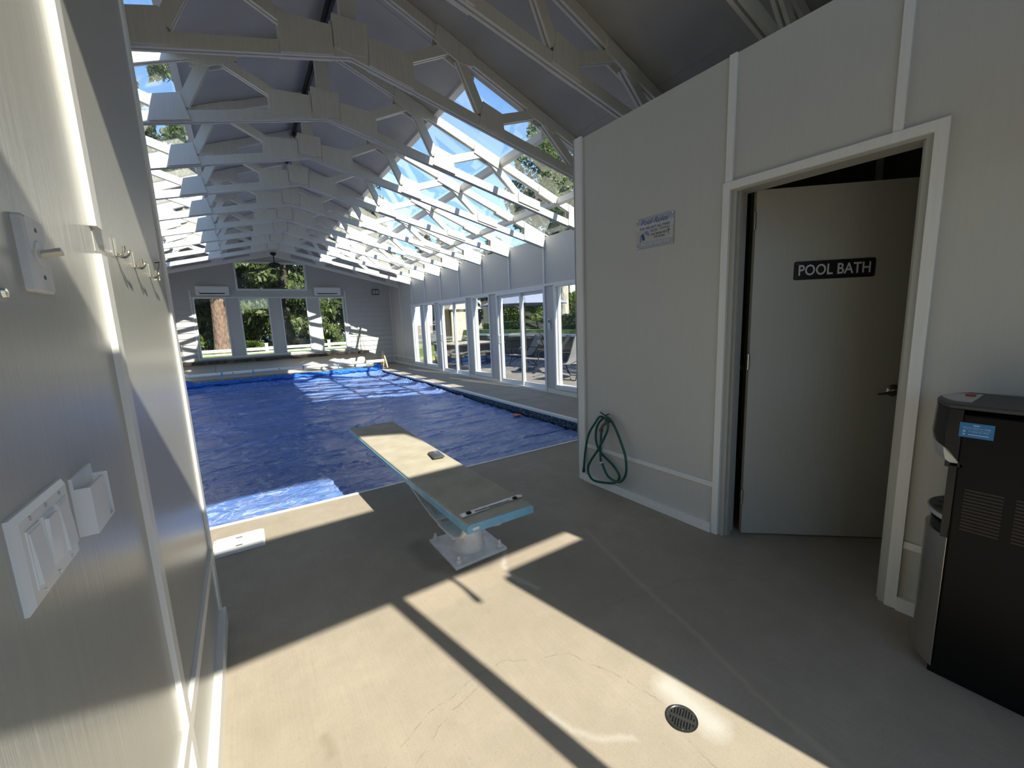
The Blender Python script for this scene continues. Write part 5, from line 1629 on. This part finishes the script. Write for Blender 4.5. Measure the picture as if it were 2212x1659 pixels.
MB().add([(-0.9, -0.9, 1.7), (0.9, -0.9, 1.7), (0.9, 0.9, 1.7), (-0.9, 0.9, 1.7), (0, 0, 2.55), (-0.9, -0.9, 1.66), (0.9, -0.9, 1.66), (0.9, 0.9, 1.66), (-0.9, 0.9, 1.66)],
         [(0, 1, 4), (1, 2, 4), (2, 3, 4), (3, 0, 4), (5, 6, 1, 0), (6, 7, 2, 1), (7, 8, 3, 2), (8, 5, 0, 3), (8, 7, 6, 5)]).build('canopy', 'canvas_tan', gz)
for s in (-1, 1):
    B(-0.7, 0.7, s * 0.71, s * 0.73, 0.1, 1.66).build('curtain', 'canvas_tan', gz)

tbx = thing('stand_in_box', 'added dark timber box imitating the dark band in the farther sliding door', 'box', (7.0, 13.6, -0.06))  # made-up box standing in for the dark band in the door glass
for k in range(10):
    B(-0.9 + k * 0.18, -0.9 + k * 0.18 + 0.172, -1.02, -1.0, 0, 0.70).build('board', 'timber', tbx)
    B(-0.92, -0.90, -1.0 + k * 0.2, -1.0 + k * 0.2 + 0.192, 0, 0.70).build('board', 'timber', tbx)
B(-0.895, 0.9, -0.995, 1.0, 0, 0.69).build('core', 'timber', tbx)
B(-0.97, 0.97, -1.07, 1.05, 0.70, 0.74).build('rim', 'canvas_tan', tbx)
fh = thing('added_screen_hedge', 'unseen hedge added behind the entry to darken far window reflections', 'hedge', (1.0, -16.0, -0.06))  # unseen hedge, added to dim what the far window panes mirror
rr_ = np.random.RandomState(5)
hp = rr_.rand(9000, 3) * np.array([30, 1.6, 3.6]) - np.array([15, 0.8, 0])
leaf_cloud('foliage', 'hedge', hp, 0.3, fh, 6, 0, 1.0)
B(-14.8, 14.8, -0.5, 0.5, 0, 3.3).build('inner_twigs', 'bark_dark', fh)
um = thing('patio_umbrella', 'grey blue patio umbrella outside the nearer sliding door', 'umbrella', (7.0, 9.9, -0.06))
MB().lathe([(0.26, 0), (0.26, 0.06), (0.04, 0.10)], seg=20).build('base', 'patio_metal', um, True)
MB().tube([(0, 0, 0.06), (0, 0, 2.45)], 0.022, 10).build('pole', 'patio_metal', um, True)
vs_ = [(0, 0, 2.52)]
for k in range(8):
    a = k * math.pi / 4 + 0.2
    vs_.append((1.25 * math.cos(a), 1.25 * math.sin(a), 1.93))
vs_ += [(x, y, z - 0.015) for x, y, z in vs_]
fs = [(0, 1 + k, 1 + (k + 1) % 8) for k in range(8)] + [(9, 10 + (k + 1) % 8, 10 + k) for k in range(8)] + [(1 + k, 10 + k, 10 + (k + 1) % 8, 1 + (k + 1) % 8) for k in range(8)]
MB().add(vs_, fs).build('canopy', 'canvas', um)
for k in range(8):
    a = k * math.pi / 4 + 0.2
    MB().tube([(0.02 * math.cos(a), 0.02 * math.sin(a), 2.46), (1.23 * math.cos(a), 1.23 * math.sin(a), 1.90)], 0.008, 6).build('rib', 'patio_metal', um)

def lounger(loc, rz, label):
    t = thing('sling_lounge_chair', label, 'lounge chair', loc, rz, 'sling lounge chairs on the patio')
    prof = catmull([(0.62, 0, 0.42), (0.25, 0, 0.38), (-0.12, 0, 0.36), (-0.30, 0, 0.50), (-0.55, 0, 0.90), (-0.62, 0, 1.0)], 6)
    vs_, fs = [], []
    for p in prof:
        vs_ += [(p.x, -0.26, p.z), (p.x, 0.26, p.z), (p.x, 0.26, p.z - 0.012), (p.x, -0.26, p.z - 0.012)]
    for i in range(len(prof) - 1):
        for j in range(4):
            a, b_ = i * 4 + j, i * 4 + (j + 1) % 4
            fs.append((a, b_, b_ + 4, a + 4))
    fs.append((3, 2, 1, 0)); e = (len(prof) - 1) * 4; fs.append((e, e + 1, e + 2, e + 3))
    MB().add(vs_, fs).build('sling', 'sling', t)
    for s in (-1, 1):
        y = s * 0.28
        MB().tube([(p.x, y, p.z) for p in prof], 0.014, 8).build('side_rail', 'patio_metal', t, True)
        MB().tube(catmull([(0.3, y, 0.38), (0.26, y, 0.60), (0.0, y, 0.63), (-0.36, y, 0.60)], 5), 0.014, 8).build('arm', 'patio_metal', t, True)
        MB().tube(catmull([(0.25, y, 0.38), (0.33, y, 0.18), (0.42, y, 0.015)], 4), 0.013, 8).build('leg', 'patio_metal', t, True)
        MB().tube(catmull([(-0.10, y, 0.36), (-0.22, y, 0.18), (-0.36, y, 0.015)], 4), 0.013, 8).build('leg', 'patio_metal', t, True)
        MB().tube(catmull([(0.40, y, 0.06), (0.05, y, 0.26), (-0.32, y, 0.06)], 5), 0.010, 8).build('scroll_brace', 'patio_metal', t, True)
    MB().tube([(0.42, -0.28, 0.02), (0.42, 0.28, 0.02)], 0.011, 8).build('stretcher', 'patio_metal', t)
    MB().tube([(-0.36, -0.28, 0.02), (-0.36, 0.28, 0.02)], 0.011, 8).build('stretcher', 'patio_metal', t)
lounger((6.75, 7.55, -0.06), math.radians(200), 'sling lounge chair outside the window beside the bath room corner')
lounger((7.1, 9.0, -0.06), math.radians(150), 'sling lounge chair next to the patio umbrella')
lounger((7.6, 10.9, -0.06), math.radians(170), 'sling lounge chair behind the patio umbrella')
